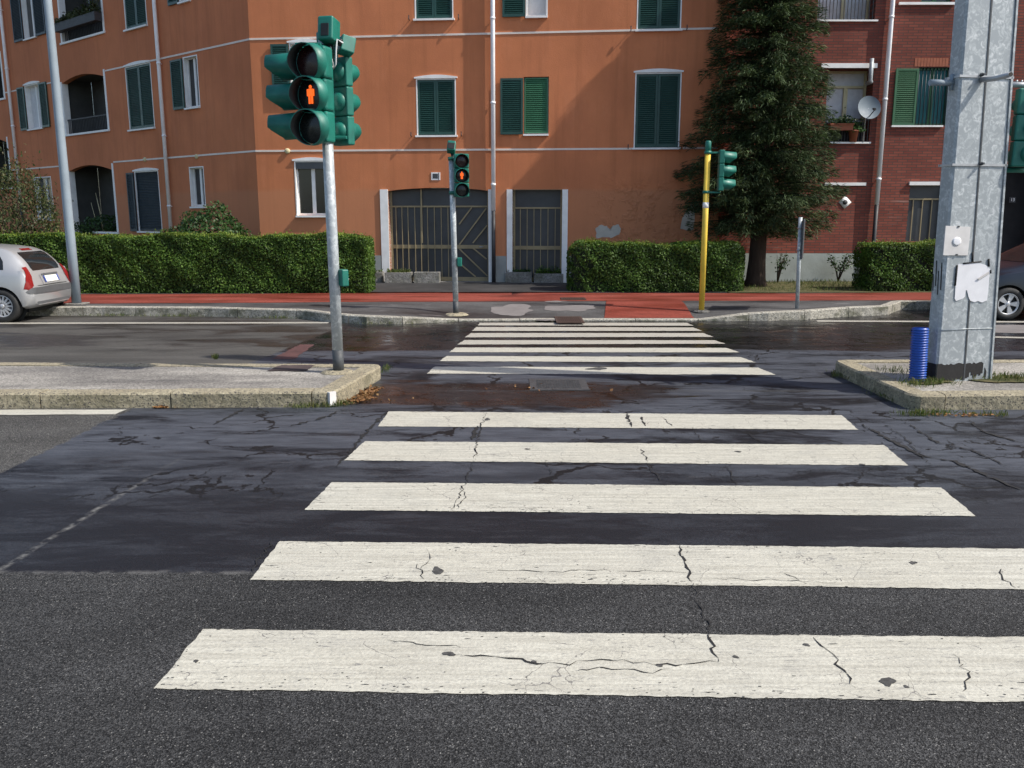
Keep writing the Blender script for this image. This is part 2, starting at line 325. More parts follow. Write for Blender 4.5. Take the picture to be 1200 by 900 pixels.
def mat_plaster(name, base, stain=.4):
    n = NT(name); P = n.P(); x, y, z = n.sep(P)
    low = n.noise(P, .45, 6, .6); mid = n.noise(n.mapv(P, (1, 1, .55)), 1.5, 6, .62); fine = n.noise(P, 45, 4, .7)
    b = Vector(base)
    c = n.mix(n.mr(low, .32, .68), tuple(b * .84), tuple(b * 1.12)); c = n.mix(n.mr(mid, .45, .72, 0, .5), c, tuple(Vector((b.x * .80, b.y * .78, b.z * .85))))
    c = n.mix(n.mr(n.noise(n.mapv(P, (1, 1, .35)), 3, 6, .7), .55, .75, 0, .35), c, tuple(Vector((b.x * 1.12, b.y * 1.25, b.z * 1.45))))
    # rain streaks: long in height
    stv = n.noise(n.mapv(P, (3.2, 3.2, .16)), 1.6, 5, .6); c = n.mix(n.m_('MULTIPLY', n.mr(stv, .50, .70), stain), c, tuple(b * .66))
    # repainted base course, paler and rougher
    pale = n.mr(n.m_('ADD', z, n.m_('MULTIPLY', n.m_('SUBTRACT', n.noise(P, 1.2, 4), .5), .12)), 2.46, 2.36)
    c = n.mix(n.m_('MULTIPLY', pale, .55), c, tuple(Vector((b.x * .88, b.y * 1.08, b.z * 1.25))))
    blis = n.mr(n.noise(P, 4.5, 5, .6), .48, .7); lowz = n.m_('MULTIPLY', n.mr(z, 2.9, 2.2), n.mr(x, 1.8, 2.6))
    c = n.mix(n.m_('MULTIPLY', n.m_('MULTIPLY', lowz, n.mr(n.noise(P, 6, 5), .6, .7)), .5), c, tuple(b * .6))
    h = n.m_('ADD', n.m_('MULTIPLY', fine, .25), n.m_('ADD', n.m_('MULTIPLY', low, .6), n.m_('MULTIPLY', n.m_('MULTIPLY', blis, lowz), 3.0)))
    return n.out(c, .9, 0, n.bump(h, .5, .03), .2)

def mat_brick():
    n = NT('red_brick'); P = n.P(); x, y, z = n.sep(P); cmb = n.t.nodes.new('ShaderNodeCombineXYZ'); n.L(x, cmb.inputs[0]); n.L(z, cmb.inputs[1])
    b = n.t.nodes.new('ShaderNodeTexBrick'); n.L(cmb.outputs[0], b.inputs['Vector']); b.inputs['Scale'].default_value = 1
    b.inputs['Brick Width'].default_value = .24; b.inputs['Row Height'].default_value = .066; b.inputs['Mortar Size'].default_value = .011; b.inputs['Mortar Smooth'].default_value = .2
    b.inputs['Color1'].default_value = (.19, .050, .035, 1); b.inputs['Color2'].default_value = (.27, .076, .050, 1); b.inputs['Mortar'].default_value = (.10, .055, .045, 1)
    b.inputs['Bias'].default_value = -.1
    low = n.noise(P, .7, 6); c = n.mix(1.0, b.outputs['Color'], n.mr(low, .3, .7, .72, 1.2), 'MULTIPLY')
    row = n.noise(n.mapv(P, (.5, .5, 14)), 1.2, 3); eff = n.m_('MULTIPLY', n.m_('MULTIPLY', n.mr(row, .55, .68), n.mr(n.noise(P, 1.1, 4), .5, .64)), n.mr(z, 3.4, 2.4))
    c = n.mix(n.m_('MULTIPLY', eff, .55), c, (.45, .30, .25))
    return n.out(c, .88, 0, n.bump(b.outputs['Fac'], -.5, .01), .25)

def mat_galv(name='galvanised_steel', scale=19, k=.80):
    n = NT(name); P = n.P(); x, y, z = n.sep(P)
    wp = n.vadd(P, n.vscale(n.vadd(n.noisec(P, 9, 4), (.5, .5, .5), 'SUBTRACT'), .16))
    sp = n.noise(n.mapv(wp, (1, 1, .85)), scale, 3, .45, 1.2); c = n.mix(n.mr(sp, .46, .60), (.40 * k, .435 * k, .45 * k), (.56 * k, .60 * k, .61 * k)); c = n.mix(n.mr(sp, .62, .67), c, (.68 * k, .71 * k, .72 * k))
    low = n.noise(n.mapv(P, (1, 1, .3)), 2, 5); c = n.mix(n.mr(low, .5, .75, 0, .4), c, (.26 * k, .29 * k, .33 * k))
    return n.out(c, n.mr(sp, .4, .7, .45, .62), n.mr(sp, .4, .7, .12, .25), n.bump(n.noise(P, 40, 3), .06, .003), .5)

M = {}
M['road'] = mat_road(); M['paint'] = mat_paint(); M['paint_wet'] = mat_paint('stripe_paint_dirty', .55); M['walk'] = mat_sidewalk(); M['island'] = mat_island(); M['red'] = mat_red('red_path', .62)
M['reddark'] = mat_red('red_path_worn', .16); M['tarpatch'] = simple('brown_tar', (.060, .042, .040), .85, 0, .3, 5, .3); M['redtint'] = simple('worn_red_paint', (.085, .036, .033), .8, 0, .3, 5, .3); M['apron'] = simple('dark_apron_asphalt', (.030, .029, .029), .8, 0, .45, 1.6, .3)
M['kerb'] = mat_stone(); M['kerb2'] = mat_stone('kerb_mossy', .75, (.44, .42, .36)); M['concrete'] = mat_stone('planter_concrete', .5, (.30, .29, .27))
M['plaster'] = mat_plaster('orange_plaster', (.57, .205, .092)); M['plaster2'] = mat_plaster('orange_plaster_side', (.58, .205, .095)); M['brick'] = mat_brick()
M['plinth'] = simple('grey_plinth', (.30, .31, .29), .85, 0, .15, 3, .3); M['plinth2'] = simple('greenish_plinth', (.36, .39, .36), .85, 0, .18, 2, .3)
M['white'] = simple('white_trim', (.84, .83, .80), .6, 0, .08, 5); M['line'] = simple('string_course_paint', (.74, .66, .58), .7, 0, .1, 3)
M['pvc'] = simple('white_pipe', (.88, .88, .88), .45, 0, .08, 3); M['pipebase'] = simple('dark_iron_pipe', (.035, .035, .038), .6, 0, .2, 6)
M['shutter'] = simple('dark_green_shutter', (.016, .062, .050), .42, 0, .18, 3); M['shutter2'] = simple('bright_green_blind', (.045, .17, .085), .5, 0, .12, 3)
M['shutter_blue'] = simple('blue_green_shutter', (.016, .030, .040), .5, 0, .18, 3); M['shutter3'] = simple('leaf_green_shutter', (.035, .125, .055), .5, 0, .15, 3)
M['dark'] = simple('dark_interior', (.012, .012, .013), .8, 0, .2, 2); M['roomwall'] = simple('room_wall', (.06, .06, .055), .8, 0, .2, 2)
M['curtain'] = simple('white_curtain', (.60, .60, .60), .8, 0, .1, 8); M['teal'] = simple('teal_curtain', (.02, .14, .15), .7, 0, .2, 5)
M['cream'] = simple('cream_frame', (.60, .52, .30), .55, 0, .08, 5)
def glass(name, col=(.015, .018, .02)):
    n = NT(name); c = n.mix(n.noise(n.P(), 1.3, 3), tuple(q * .6 for q in col), tuple(q * 1.5 for q in col)); return n.out(c, .06, 0, n.bump(n.noise(n.P(), 1.5, 2), .03, .02), .6)
M['glass'] = glass('window_glass'); M['carglass'] = glass('car_glass', (.012, .014, .015)); M['gateglass'] = simple('gate_panel_glass', (.050, .054, .058), .4, 0, .25, 2)
M['gatebar'] = simple('gate_brass_bar', (.30, .24, .135), .5, .1, .15, 5)
M['sig'] = simple('signal_green', (.006, .140, .103), .48, 0, .22, 7); M['sigdark'] = simple('signal_inside_black', (.006, .007, .007), .6, 0, .2, 6)
M['lensred'] = simple('unlit_red_lens', (.022, .006, .006), .25); M['lensblk'] = simple('unlit_lens', (.008, .010, .009), .25)
n_ = NT('lit_orange_figure'); n_.out((.5, .07, .01), .4, **{'Emission Color': (1, .13, .008), 'Emission Strength': 0.95}); M['lit'] = n_.m
M['galv'] = mat_galv(); M['pole'] = mat_galv('galvanised_pole', 16, .95); M['lamp'] = simple('grey_blue_pole', (.23, .28, .32), .65, 0, .1, 3)
M['yellow'] = simple('yellow_pole_paint', (.72, .50, .06), .45, 0, .12, 4); M['collar'] = simple('dark_pole_collar', (.055, .06, .065), .6, 0, .2, 8)
M['black'] = simple('black_bitumen', (.012, .011, .011), .7, 0, .3, 12); M['rubber'] = simple('black_rubber', (.018, .018, .018), .75, 0, .2, 12)
M['wire'] = simple('white_cable', (.7, .7, .7), .5); M['steel'] = simple('bracket_steel', (.42, .43, .44), .45, .5, .15, 10)
M['paper'] = simple('white_paper', (.72, .72, .74), .8, 0, .06, 9, .15); M['plate'] = simple('dirty_white_plate', (.62, .60, .58), .6, 0, .12, 6)
M['bluepipe'] = simple('blue_corrugated_plastic', (.012, .07, .36), .4, 0, .15, 8)
n_ = NT('silver_car_paint'); n_.out(n_.mix(n_.noise(n_.P(), 2), (.38, .385, .39), (.44, .445, .45)), .34, .4, None, .5); n_.b.inputs['Coat Weight'].default_value = .6; M['silver'] = n_.m
n_ = NT('dark_blue_car_paint'); n_.out(n_.mix(n_.noise(n_.P(), 2), (.010, .013, .022), (.016, .020, .032)), .3, .2, None, .5); n_.b.inputs['Coat Weight'].default_value = .35; M['darkcar'] = n_.m
M['bumper'] = simple('grey_bumper_strip', (.085, .09, .095), .55, 0, .1, 4); M['taillight'] = simple('red_taillight', (.20, .012, .012), .25, 0, .1, 4)
M['rim'] = simple('alloy_rim', (.58, .58, .59), .35, .5, .08, 5); M['numberplate'] = simple('number_plate', (.70, .71, .66), .4, 0, .08, 30); M['plateblue'] = simple('number_plate_blue', (.03, .07, .34), .4)
M['orange_lens'] = simple('indicator_lens', (.75, .62, .5), .25)
M['trunk'] = None
n_ = NT('tree_bark'); f_ = n_.noise(n_.mapv(n_.P(), (1, 1, .2)), 16, 6, .7); n_.out(n_.mix(f_, (.018, .012, .009), (.085, .06, .045)), .9, 0, n_.bump(f_, .8, .03), .2); M['trunk'] = n_.m
M['spruce'] = leafmat('spruce_needles', [(.020, .036, .015), (.036, .064, .024), (.056, .094, .036), (.100, .140, .060)], .75, .25)
M['hedge'] = leafmat('hedge_leaves', [(.021, .052, .008), (.050, .112, .015), (.082, .165, .022), (.130, .215, .040)], .6, .3)
M['suntop'] = leafmat('hedge_leaves_sunlit', [(.09, .14, .015), (.15, .21, .025), (.21, .27, .045)], .6, .35); M['hedgecore'] = simple('hedge_inside', (.010, .018, .006), .9, 0, .3, 8)  # paler leaf colour standing in for sunlight on the hedge tops
M['bush'] = leafmat('bush_leaves', [(.020, .050, .014), (.035, .085, .022), (.055, .110, .030)], .5, .25)
M['shrub'] = leafmat('olive_shrub_leaves', [(.030, .050, .018), (.055, .080, .028), (.075, .095, .035), (.11, .085, .04)], .55, .25)
M['grass'] = leafmat('grass_blades', [(.05, .085, .015), (.09, .13, .03), (.17, .16, .06)], .6, .3)
M['dryleaf'] = leafmat('fallen_leaves', [(.15, .07, .03), (.27, .13, .05), (.38, .23, .11)], .7, .15)
n_ = NT('verge_soil'); f_ = n_.noise(n_.P(), 5, 6, .7); n_.out(n_.mix(n_.mr(f_, .35, .65), (.045, .055, .02), (.13, .11, .055)), .95, 0, n_.bump(f_, .6, .03), .2); M['soil'] = n_.m
M['terracotta'] = simple('terracotta', (.32, .10, .05), .8, 0, .15, 10); M['dish'] = simple('dish_grey', (.15, .19, .22), .6, 0, .1, 5)
M['rust'] = simple('rusty_grate', (.075, .045, .035), .8, .2, .3, 20); M['iron'] = simple('cast_iron_cover', (.07, .07, .072), .6, .3, .25, 15)
M['flakegrey'] = simple('stone_under_paint', (.055, .053, .050), .85, 0, .5, 40); M['crack'] = simple('crack_dark', (.012, .011, .011), .9); M['pinch'] = simple('grey_patch', (.17, .155, .15), .85, 0, .15, 3, .3)
M['whitebox'] = simple('white_painted_stone', (.75, .75, .73), .7); M['flake'] = simple('bare_plaster', (.48, .44, .38), .9, 0, .12, 6, .4)

# ------------------------------------------------------------------ the ground, sidewalk, islands
m = MB(); m.poly([(-400, -200, 0), (400, -200, 0), (400, 500, 0), (-400, 500, 0)]); struct('road', m, M['road'])

KP = [(-60, 16.2, .16), *[(G(px, py).x, G(px, py).y, k) for px, py, k in ((0, 370, .16), (120, 370, .16), (240, 371, .16), (340, 373.5, .16), (357, 374, .16), (385, 377.5, .15), (405, 379, .145), (430, 380, .14),
      (470, 380, .12), (500, 378.5, .08), (535, 377, .035), (600, 376.5, .03), (700, 376.5, .03), (822, 376.5, .03), (850, 376.5, .08), (880, 376, .13), (900, 376, .15), (950, 374.5, .16), (985, 371.5, .16), (1040, 369, .16))], (7.6, 17.0, .16), (60, 17.3, .16)]
KX = [p[0] for p in KP]; KY = [p[1] for p in KP]; KZ = [p[2] for p in KP]
def Yk(x): return float(np.interp(x, KX, KY))
def Zk(x): return float(np.interp(x, KX, KZ))
def zs(x, y):
    k = Zk(x); t = min(1, max(0, (y - Yk(x) - .12) / 1.5)); t = t * t * (3 - 2 * t); return k + (.16 - k) * t
xs = sorted(set(KX + list(np.arange(-14, 14, .35)) + [-60, -30, -20, 20, 30, 60]))
def walk_sheet(name, mat, y0f, y1f, x0, x1, dz, rows=8, jag=0.0, mb=None):
    m = mb or MB(); cols = [x0] + [x for x in xs if x0 < x < x1] + [x1]; o = len(m.v)
    for x in cols:
        a, b = y0f(x), y1f(x)
        for r in range(rows + 1):
            t = r / rows; y = a + (b - a) * t + (random.uniform(-jag, jag) if r in (0, rows) else 0)
            m.v.append((x, y, zs(x, y) + dz))
    for i in range(len(cols) - 1):
        for r in range(rows):
            q = rows + 1; m.f.append([o + i * q + r, o + (i + 1) * q + r, o + (i + 1) * q + r + 1, o + i * q + r + 1]); m.mi.append(0); m.sm.append(True)
    return struct(name, m, mat)
walk_sheet('sidewalk', M['walk'], lambda x: Yk(x) + .14, lambda x: Yk(x) + 3.2, -60, 60, 0, 10)
m = MB(); m.poly([(-60, 19.0, .158), (60, 19.0, .158), (60, 80, .158), (-60, 80, .158)]); struct('sidewalk_rear', m, M['walk'])
zw = .16
def lineY(pa, pb, z=zw):
    a, b = G(*pa, z), G(*pb, z); return lambda x: a.y + (b.y - a.y) * (x - a.x) / (b.x - a.x)
def smoothY(pts, z=zw):
    P = [G(*q, z) for q in pts]; return lambda x: float(np.interp(x, [p.x for p in P], [p.y for p in P]))
walk_sheet('bike_path', M['red'], smoothY([(-400, 357), (80, 356), (300, 355), (420, 354), (700, 353), (900, 352.5), (1085, 352), (1400, 352)]), smoothY([(-400, 346), (100, 345), (300, 344.5), (420, 343.5), (700, 343.5), (900, 344), (1085, 343), (1400, 343)]), -30, 30, .005, 3, .02)
# red ramp towards the crossing
a0, a1, b0, b1 = G(711, 375, .05), G(711, 352, .16), G(818, 374.5, .05), G(797, 352, .16)
m = MB(); o = 0; nr = 8; ncl = 12
for i in range(ncl + 1):
    for r in range(nr + 1):
        t = r / nr; s_ = i / ncl; x = (a0.x + (a1.x - a0.x) * t) * (1 - s_) + (b0.x + (b1.x - b0.x) * t) * s_; y0 = Yk(x) + .16; y = y0 + (a1.y + .02 - y0) * t
        m.v.append((x, y, zs(x, y) + .010))
for i in range(ncl):
    for r in range(nr): q = nr + 1; m.f.append([i * q + r, (i + 1) * q + r, (i + 1) * q + r + 1, i * q + r + 1]); m.mi.append(0); m.sm.append(True)
struct('red_crossing_ramp', m, M['red'])

def blob(mb, c, rx, ry, dz, n=40, rough=.25, zfun=None, seed=0):
    rr = random.Random(seed); ph = [rr.uniform(0, 6.28) for _ in range(6)]; pts = []
    for k in range(n):
        t = 2 * PI * k / n; q = 1 + rough * sum(math.sin((j + 2) * t + ph[j]) / (j + 1.5) for j in range(6)) + rr.uniform(-.04, .04)
        x, y = c[0] + rx * q * math.cos(t), c[1] + ry * q * math.sin(t); pts.append((x, y, (zfun(x, y) if zfun else c[2]) + dz))
    z0 = (zfun(c[0], c[1]) if zfun else c[2]) + dz
    o = len(mb.v); mb.v += pts + [(c[0], c[1], z0)]
    for k in range(n): mb.f.append([o + k, o + (k + 1) % n, o + n]); mb.mi.append(mb.k); mb.sm.append(False)
m = MB()
for i, (px, py, rx, ry) in enumerate(((600, 362, .42, .42), (668, 361, .45, .28), (650, 356, .2, .14), (640, 369, .15, .15))): blob(m, G(px, py, .12), rx, ry, .006, seed=i, zfun=zs)
struct('sidewalk_patch', m, M['pinch'])
# dark asphalt apron in front of the gates (slightly rough old asphalt) and grass verge on the right
m = MB(); a = G(855, 343.2, zw); b = G(1110, 343, zw)
m.poly([(a.x, a.y, .168), (12.5, b.y, .168), (12.5, 22.2, .168), (a.x, 21.8, .168)]); struct('grass_verge', m, M['soil'])
m = MB(); m.poly([(-30, 20.25, .168), (-3.4, 20.05, .168), (-3.6, 22.6, .168), (-6.6, 22.9, .168), (-30, 45, .168)]); struct('garden_soil', m, M['soil'])
m = MB(); a = G(424, 342.8, zw); b = G(672, 342.8, zw); m.poly([(a.x, a.y + .03, .170), (b.x + .1, b.y + .03, .170), (b.x + .1, 22.3, .170), (a.x, 22.75, .170)]); struct('gate_apron', m, M['apron'])

def kerb_run(mb, pts, width, jog=.004, length=1.0, gap=.012):
    """kerb stones along a polyline of (x, y, ztop); stones lie to the left of the direction of travel"""
    P = [Vector(p) for p in pts]; seg = [(P[i + 1] - P[i]).length for i in range(len(P) - 1)]; tot = sum(seg)
    def at(s):
        for i, l in enumerate(seg):
            if s <= l or i == len(seg) - 1: return P[i].lerp(P[i + 1], s / l), (P[i + 1] - P[i]).to_2d().normalized()
            s -= l
    marks = [0]; acc = 0
    bounds = list(np.cumsum(seg))
    s = 0
    while s < tot - .05:
        e = min(tot, s + length * random.uniform(.85, 1.2))
        if tot - e < .3: e = tot
        cuts = [s + gap / 2] + [b for b in bounds if s + .03 < b < e - .03] + list(np.linspace(s, e, 6)[1:-1]) + [e - gap / 2]; cuts.sort()
        dz = random.uniform(-jog, jog); dn = random.uniform(-jog, jog); ch = .018; o = len(mb.v)
        for c in cuts:
            p, d = at(c); nr_ = Vector((-d.y, d.x)); w = random.uniform(-.004, .004)
            for off, zz in ((dn + w, -.03), (dn + w, max(.0, p.z - ch) + dz), (dn + ch + w, p.z + dz + w * .5), (width, p.z + dz), (width, -.03)):
                mb.v.append((p.x + nr_.x * off, p.y + nr_.y * off, zz))
        for i in range(len(cuts) - 1):
            for k in range(4): mb.f.append([o + i * 5 + k, o + (i + 1) * 5 + k, o + (i + 1) * 5 + k + 1, o + i * 5 + k + 1]); mb.mi.append(0); mb.sm.append(False)
        mb.f.append([o + k for k in range(5)][::-1]); mb.f.append([o + (len(cuts) - 1) * 5 + k for k in range(5)]); mb.mi += [0, 0]; mb.sm += [False, False]
        s = e
m = MB(); kerb_run(m, [(x, y, z + .006) for x, y, z in KP if -60 <= x <= 60][0:], .15, .004, 1.05); struct('far_kerb', m, M['kerb2'])

def round_corner(pts, rad, n=5):
    out = [Vector(pts[0])]
    for i in range(1, len(pts) - 1):
        p = Vector(pts[i]); a = (Vector(pts[i - 1]) - p); b = (Vector(pts[i + 1]) - p); r = min(rad, a.length * .45, b.length * .45)
        s_, e_ = p + a.normalized() * r, p + b.normalized() * r
        for k in range(n + 1): t = k / n; out.append((1 - t) ** 2 * s_ + 2 * t * (1 - t) * p + t * t * e_)
    out.append(Vector(pts[-1])); return out
ZI = .15
def island(name, loop, kmat):
    lp = round_corner(loop, .16); m = MB(); kerb_run(m, [tuple(p) for p in lp], .20, .004, 1.15); struct(name + '_kerb', m, kmat)
    m = MB(); c = sum((p for p in lp), Vector()) / len(lp); inner = []
    for i, p in enumerate(lp):
        d = (lp[min(i + 1, len(lp) - 1)] - lp[max(i - 1, 0)]).to_2d().normalized(); inner.append((p.x - d.y * .195, p.y + d.x * .195, ZI - .008))
    m.poly(inner); struct(name, m, M['island'])
lf0, lf1 = G(0, 461, ZI), G(393, 459.5, ZI); ls1 = G(450, 426.5, ZI); lb0 = G(0, 424.5, ZI)
dfr = (lf0 - lf1) / (lf0 - lf1).length; dbk = (lb0 - ls1) / (lb0 - ls1).length
island('traffic_island', [lf1 + dfr * 26, lf1, ls1, ls1 + dbk * 26], M['kerb'])
rf0 = G(1068, 463, ZI); rf1 = G(1200, 462, ZI); rs = G(975, 421.5, ZI); rb = G(1190, 421, ZI)
dfr2 = (rf1 - rf0).normalized(); dbk2 = (rb - rs).normalized()
island('traffic_island_right', [rs + dbk2 * 26, rs, rf0, rf0 + dfr2 * 26], M['kerb'])
# ------------------------------------------------------------------ painted crossing stripes with ragged edges
def ragged(mb, quad, z, step=.022, amp=.004):
    a, b, c, d = [Vector((q.x, q.y)) for q in quad]; pts = []
    for p, q in ((a, b), (b, c), (c, d), (d, a)):
        n = max(2, int((q - p).length / step)); e = (q - p).normalized(); nr_ = Vector((-e.y, e.x)); w = 0
        for k in range(n):
            w = w * .6 + random.uniform(-amp, amp) * (1 if k else 0); r = p.lerp(q, k / n) + nr_ * w; pts.append((r.x, r.y, z))
    mb.poly(pts)
near = [((180, 808), (238, 738), (1440, 750), (1500, 828)), ((293, 680), (328, 635), (1240, 644), (1330, 693)), ((357, 598), (389, 565.5), (1103, 572), (1143, 605.5)), ((403, 540), (428, 517.5), (1036, 522), (1064, 546)), ((443, 500), (455, 482.5), (986, 487), (1006, 504))]
far = [((500, 438), (510, 430), (888, 431), (909, 439.5)), ((515, 423.5), (523, 417.5), (868, 418.7), (886, 425)), ((526, 413), (534, 407.5), (851, 408), (867, 413.2)), ((536, 404), (544, 398.8), (837, 399), (850, 403)), ((545, 395.5), (552, 390.5), (824, 390.5), (836, 395)), ((553, 388), (558, 383.5), (812, 384), (823, 388)), ((560, 381.5), (562, 378.5), (805, 378.5), (813, 382))]
for i, q in enumerate(near + far):
    m = MB(); ragged(m, [G(*p) for p in q], .004, amp=.004 if i < 5 else .007); struct('crossing_stripe', m, M['paint'] if i < 8 else M['paint_wet'])
# white painted nose of the left island, marks
m = MB(); c = G(393, 459.5, ZI); m.box((c.x - .060, c.y + .050, .079), (.075, .085, .133), Matrix.Rotation(R(48), 3, 'Z')); struct('painted_kerb_nose', m, M['plate'])
m = MB(); ragged(m, [G(*q, ZI) for q in ((312, 434.5), (358, 434.5), (370, 427.8), (330, 427.8))], ZI + .002, .04, .015); struct('island_tar_patch', m, M['tarpatch'])

def line_strip(name, px, z=.004, mat=None):
    m = MB(); ragged(m, [G(*p) for p in px], z, .05, .006); struct(name, m, mat or M['paint'])
line_strip('edge_line', [(-700, 489.5), (-700, 482.5), (149, 480.2), (135, 486)])
line_strip('parking_line', [(-300, 380.2), (-300, 378.8), (386, 377.6), (384, 379.2)], mat=M['paint_wet'])
line_strip('parking_line', [(958, 377.2), (957, 375.6), (1300, 377), (1300, 378.6)], mat=M['paint_wet'])
line_strip('parking_line', [(1165, 396), (1166, 394.5), (1300, 397), (1300, 399)], mat=M['paint_wet'])
m = MB(); blob(m, G(1195, 386), 1.3, .55, .004, seed=12, rough=.15); struct('pale_road_patch', m, M['pinch'])
# red paint remains beside the island
m = MB(); ragged(m, [G(*q) for q in ((318, 421), (352, 404), (368, 404), (345, 421))], .004, .04, .015); struct('red_road_paint', m, M['redtint'])

# modelled cracks: thin irregular openings across the paint
def crack(mb, pts, w, z=.0065):
    P = [G(*q) for q in pts]; path = []
    for i in range(len(P) - 1):
        n = max(3, int((P[i + 1] - P[i]).length / .035))
        for k in range(n): p = P[i].lerp(P[i + 1], k / n); path.append(p + Vector((random.uniform(-.016, .016), random.uniform(-.016, .016), 0)))
    path.append(P[-1]); L_, R_ = [], []
    for i, p in enumerate(path):
        d = (path[min(i + 1, len(path) - 1)] - path[max(i - 1, 0)]).to_2d().normalized(); ww = w * (.62 if w < .0095 else 1.25) * random.uniform(.05, 1.5) * min(1, .25 + 4 * min(i, len(path) - 1 - i) / len(path))
        L_.append((p.x - d.y * ww, p.y + d.x * ww, z)); R_.append((p.x + d.y * ww, p.y - d.x * ww, z))
    o = len(mb.v); mb.v += L_ + R_; n = len(path)
    for i in range(n - 1): mb.f.append([o + i, o + n + i, o + n + i + 1, o + i + 1]); mb.mi.append(0); mb.sm.append(False)
m = MB()
for pts, w in (([(518, 767), (545, 770), (600, 772), (640, 779), (665, 780), (700, 773), (740, 777), (770, 781), (800, 779), (842, 777)], .007), ([(833, 742), (835, 757), (842, 777)], .008), ([(795, 640), (802, 660), (811, 684)], .009), ([(811, 684), (822, 712), (833, 742)], .006),
               ([(955, 747), (970, 762), (985, 785), (1003, 807)], .007), ([(1120, 769), (1128, 781), (1135, 791), (1128, 812)], .005), ([(535, 598), (544, 584), (540, 570)], .005), ([(555, 542), (560, 518), (564, 500), (570, 483)], .008), ([(530, 600), (548, 560), (556, 541)], .006),
               ([(660, 790), (700, 783), (730, 786), (765, 790), (785, 785)], .004), ([(735, 485), (740, 501)], .010), ([(751, 489), (757, 500)], .010), ([(775, 489), (790, 501)], .006), ([(752, 527), (758, 543)], .008), ([(1170, 668), (1175, 680), (1190, 690)], .006), ([(915, 673), (945, 685)], .006), ([(490, 663), (497, 680)], .005), ([(500, 644), (503, 655), (493, 668)], .003),
               ([(452, 752), (500, 757), (540, 760)], .004), ([(570, 670), (640, 671), (700, 669), (780, 671), (810, 673)], .004), ([(840, 679), (900, 681), (980, 684)], .004), ([(1010, 498), (1050, 520), (1080, 535), (1120, 541), (1160, 560), (1199, 575)], .016), ([(1060, 495), (1100, 520), (1140, 528), (1180, 547)], .010), ([(1135, 493), (1155, 508), (1200, 520)], .012), ([(1064, 546), (1100, 546), (1150, 548), (1199, 556)], .008),
               ([(1040, 500), (1058, 512), (1090, 545)], .008), ([(640, 541), (648, 566)], .006), ([(760, 545), (775, 566)], .008), ([(850, 545), (862, 570)], .007), ([(810, 502), (822, 517)], .007), ([(870, 506), (895, 520)], .008), ([(455, 483), (435, 500), (410, 530), (395, 548)], .012), ([(320, 635), (300, 660), (292, 680)], .008), ([(250, 498), (290, 478)], .014), ([(340, 500), (385, 488), (395, 482)], .012), ([(270, 540), (200, 575), (120, 600)], .006),
               ([(560, 500), (553, 516)], .014), ([(640, 603), (640, 603.5)], .004)): crack(m, pts, w)
struct('road_crack', m, M['crack'])
m = MB()   # stones showing where paint has flaked off
for i, (px, py, rx, ry) in enumerate(((513, 670, .03, .045), (1040, 800, .032, .03), (1070, 660.5, .02, .02), (526, 767.5, .03, .016), (862, 771, .012, .012), (945, 757, .014, .012), (773, 781, .013, .014), (626, 777, .012, .012), (1062, 806, .01, .01), (571, 492, .02, .06), (230, 776, .01, .012), (618, 527, .02, .02), (865, 530, .03, .018), (700, 432.5, .12, .09), (1010, 545, .02, .02))): blob(m, G(px, py), rx, ry, .0062, 18, .3, seed=30 + i)
rr_ = random.Random(77)
for q in near:      # chipped edges and fine scratches along the stripes
    a, b, c, d = [G(*p) for p in q]
    for (p0, p1, inn, cnt) in ((a, d, (b - a), 120), (b, c, (a - b), 60), (a, b, (d - a), 10)):
        cl = [rr_.random() for _ in range(7)]
        for _ in range(cnt):
            t = (rr_.choice(cl) + rr_.gauss(0, .05)) if rr_.random() < .6 else rr_.random(); t = min(1, max(0, t)); f = min(.9, rr_.expovariate(11)) if p1 is not b else min(.1, rr_.expovariate(60)); p = p0.lerp(p1, t) + inn * f
            blob(m, p, rr_.uniform(.003, .008) * (1 + 1.8 * (rr_.random() < .22)), rr_.uniform(.0012, .0032), .0060, 9, .35, seed=rr_.randint(0, 9999))
struct('paint_flake', m, M['flakegrey'])

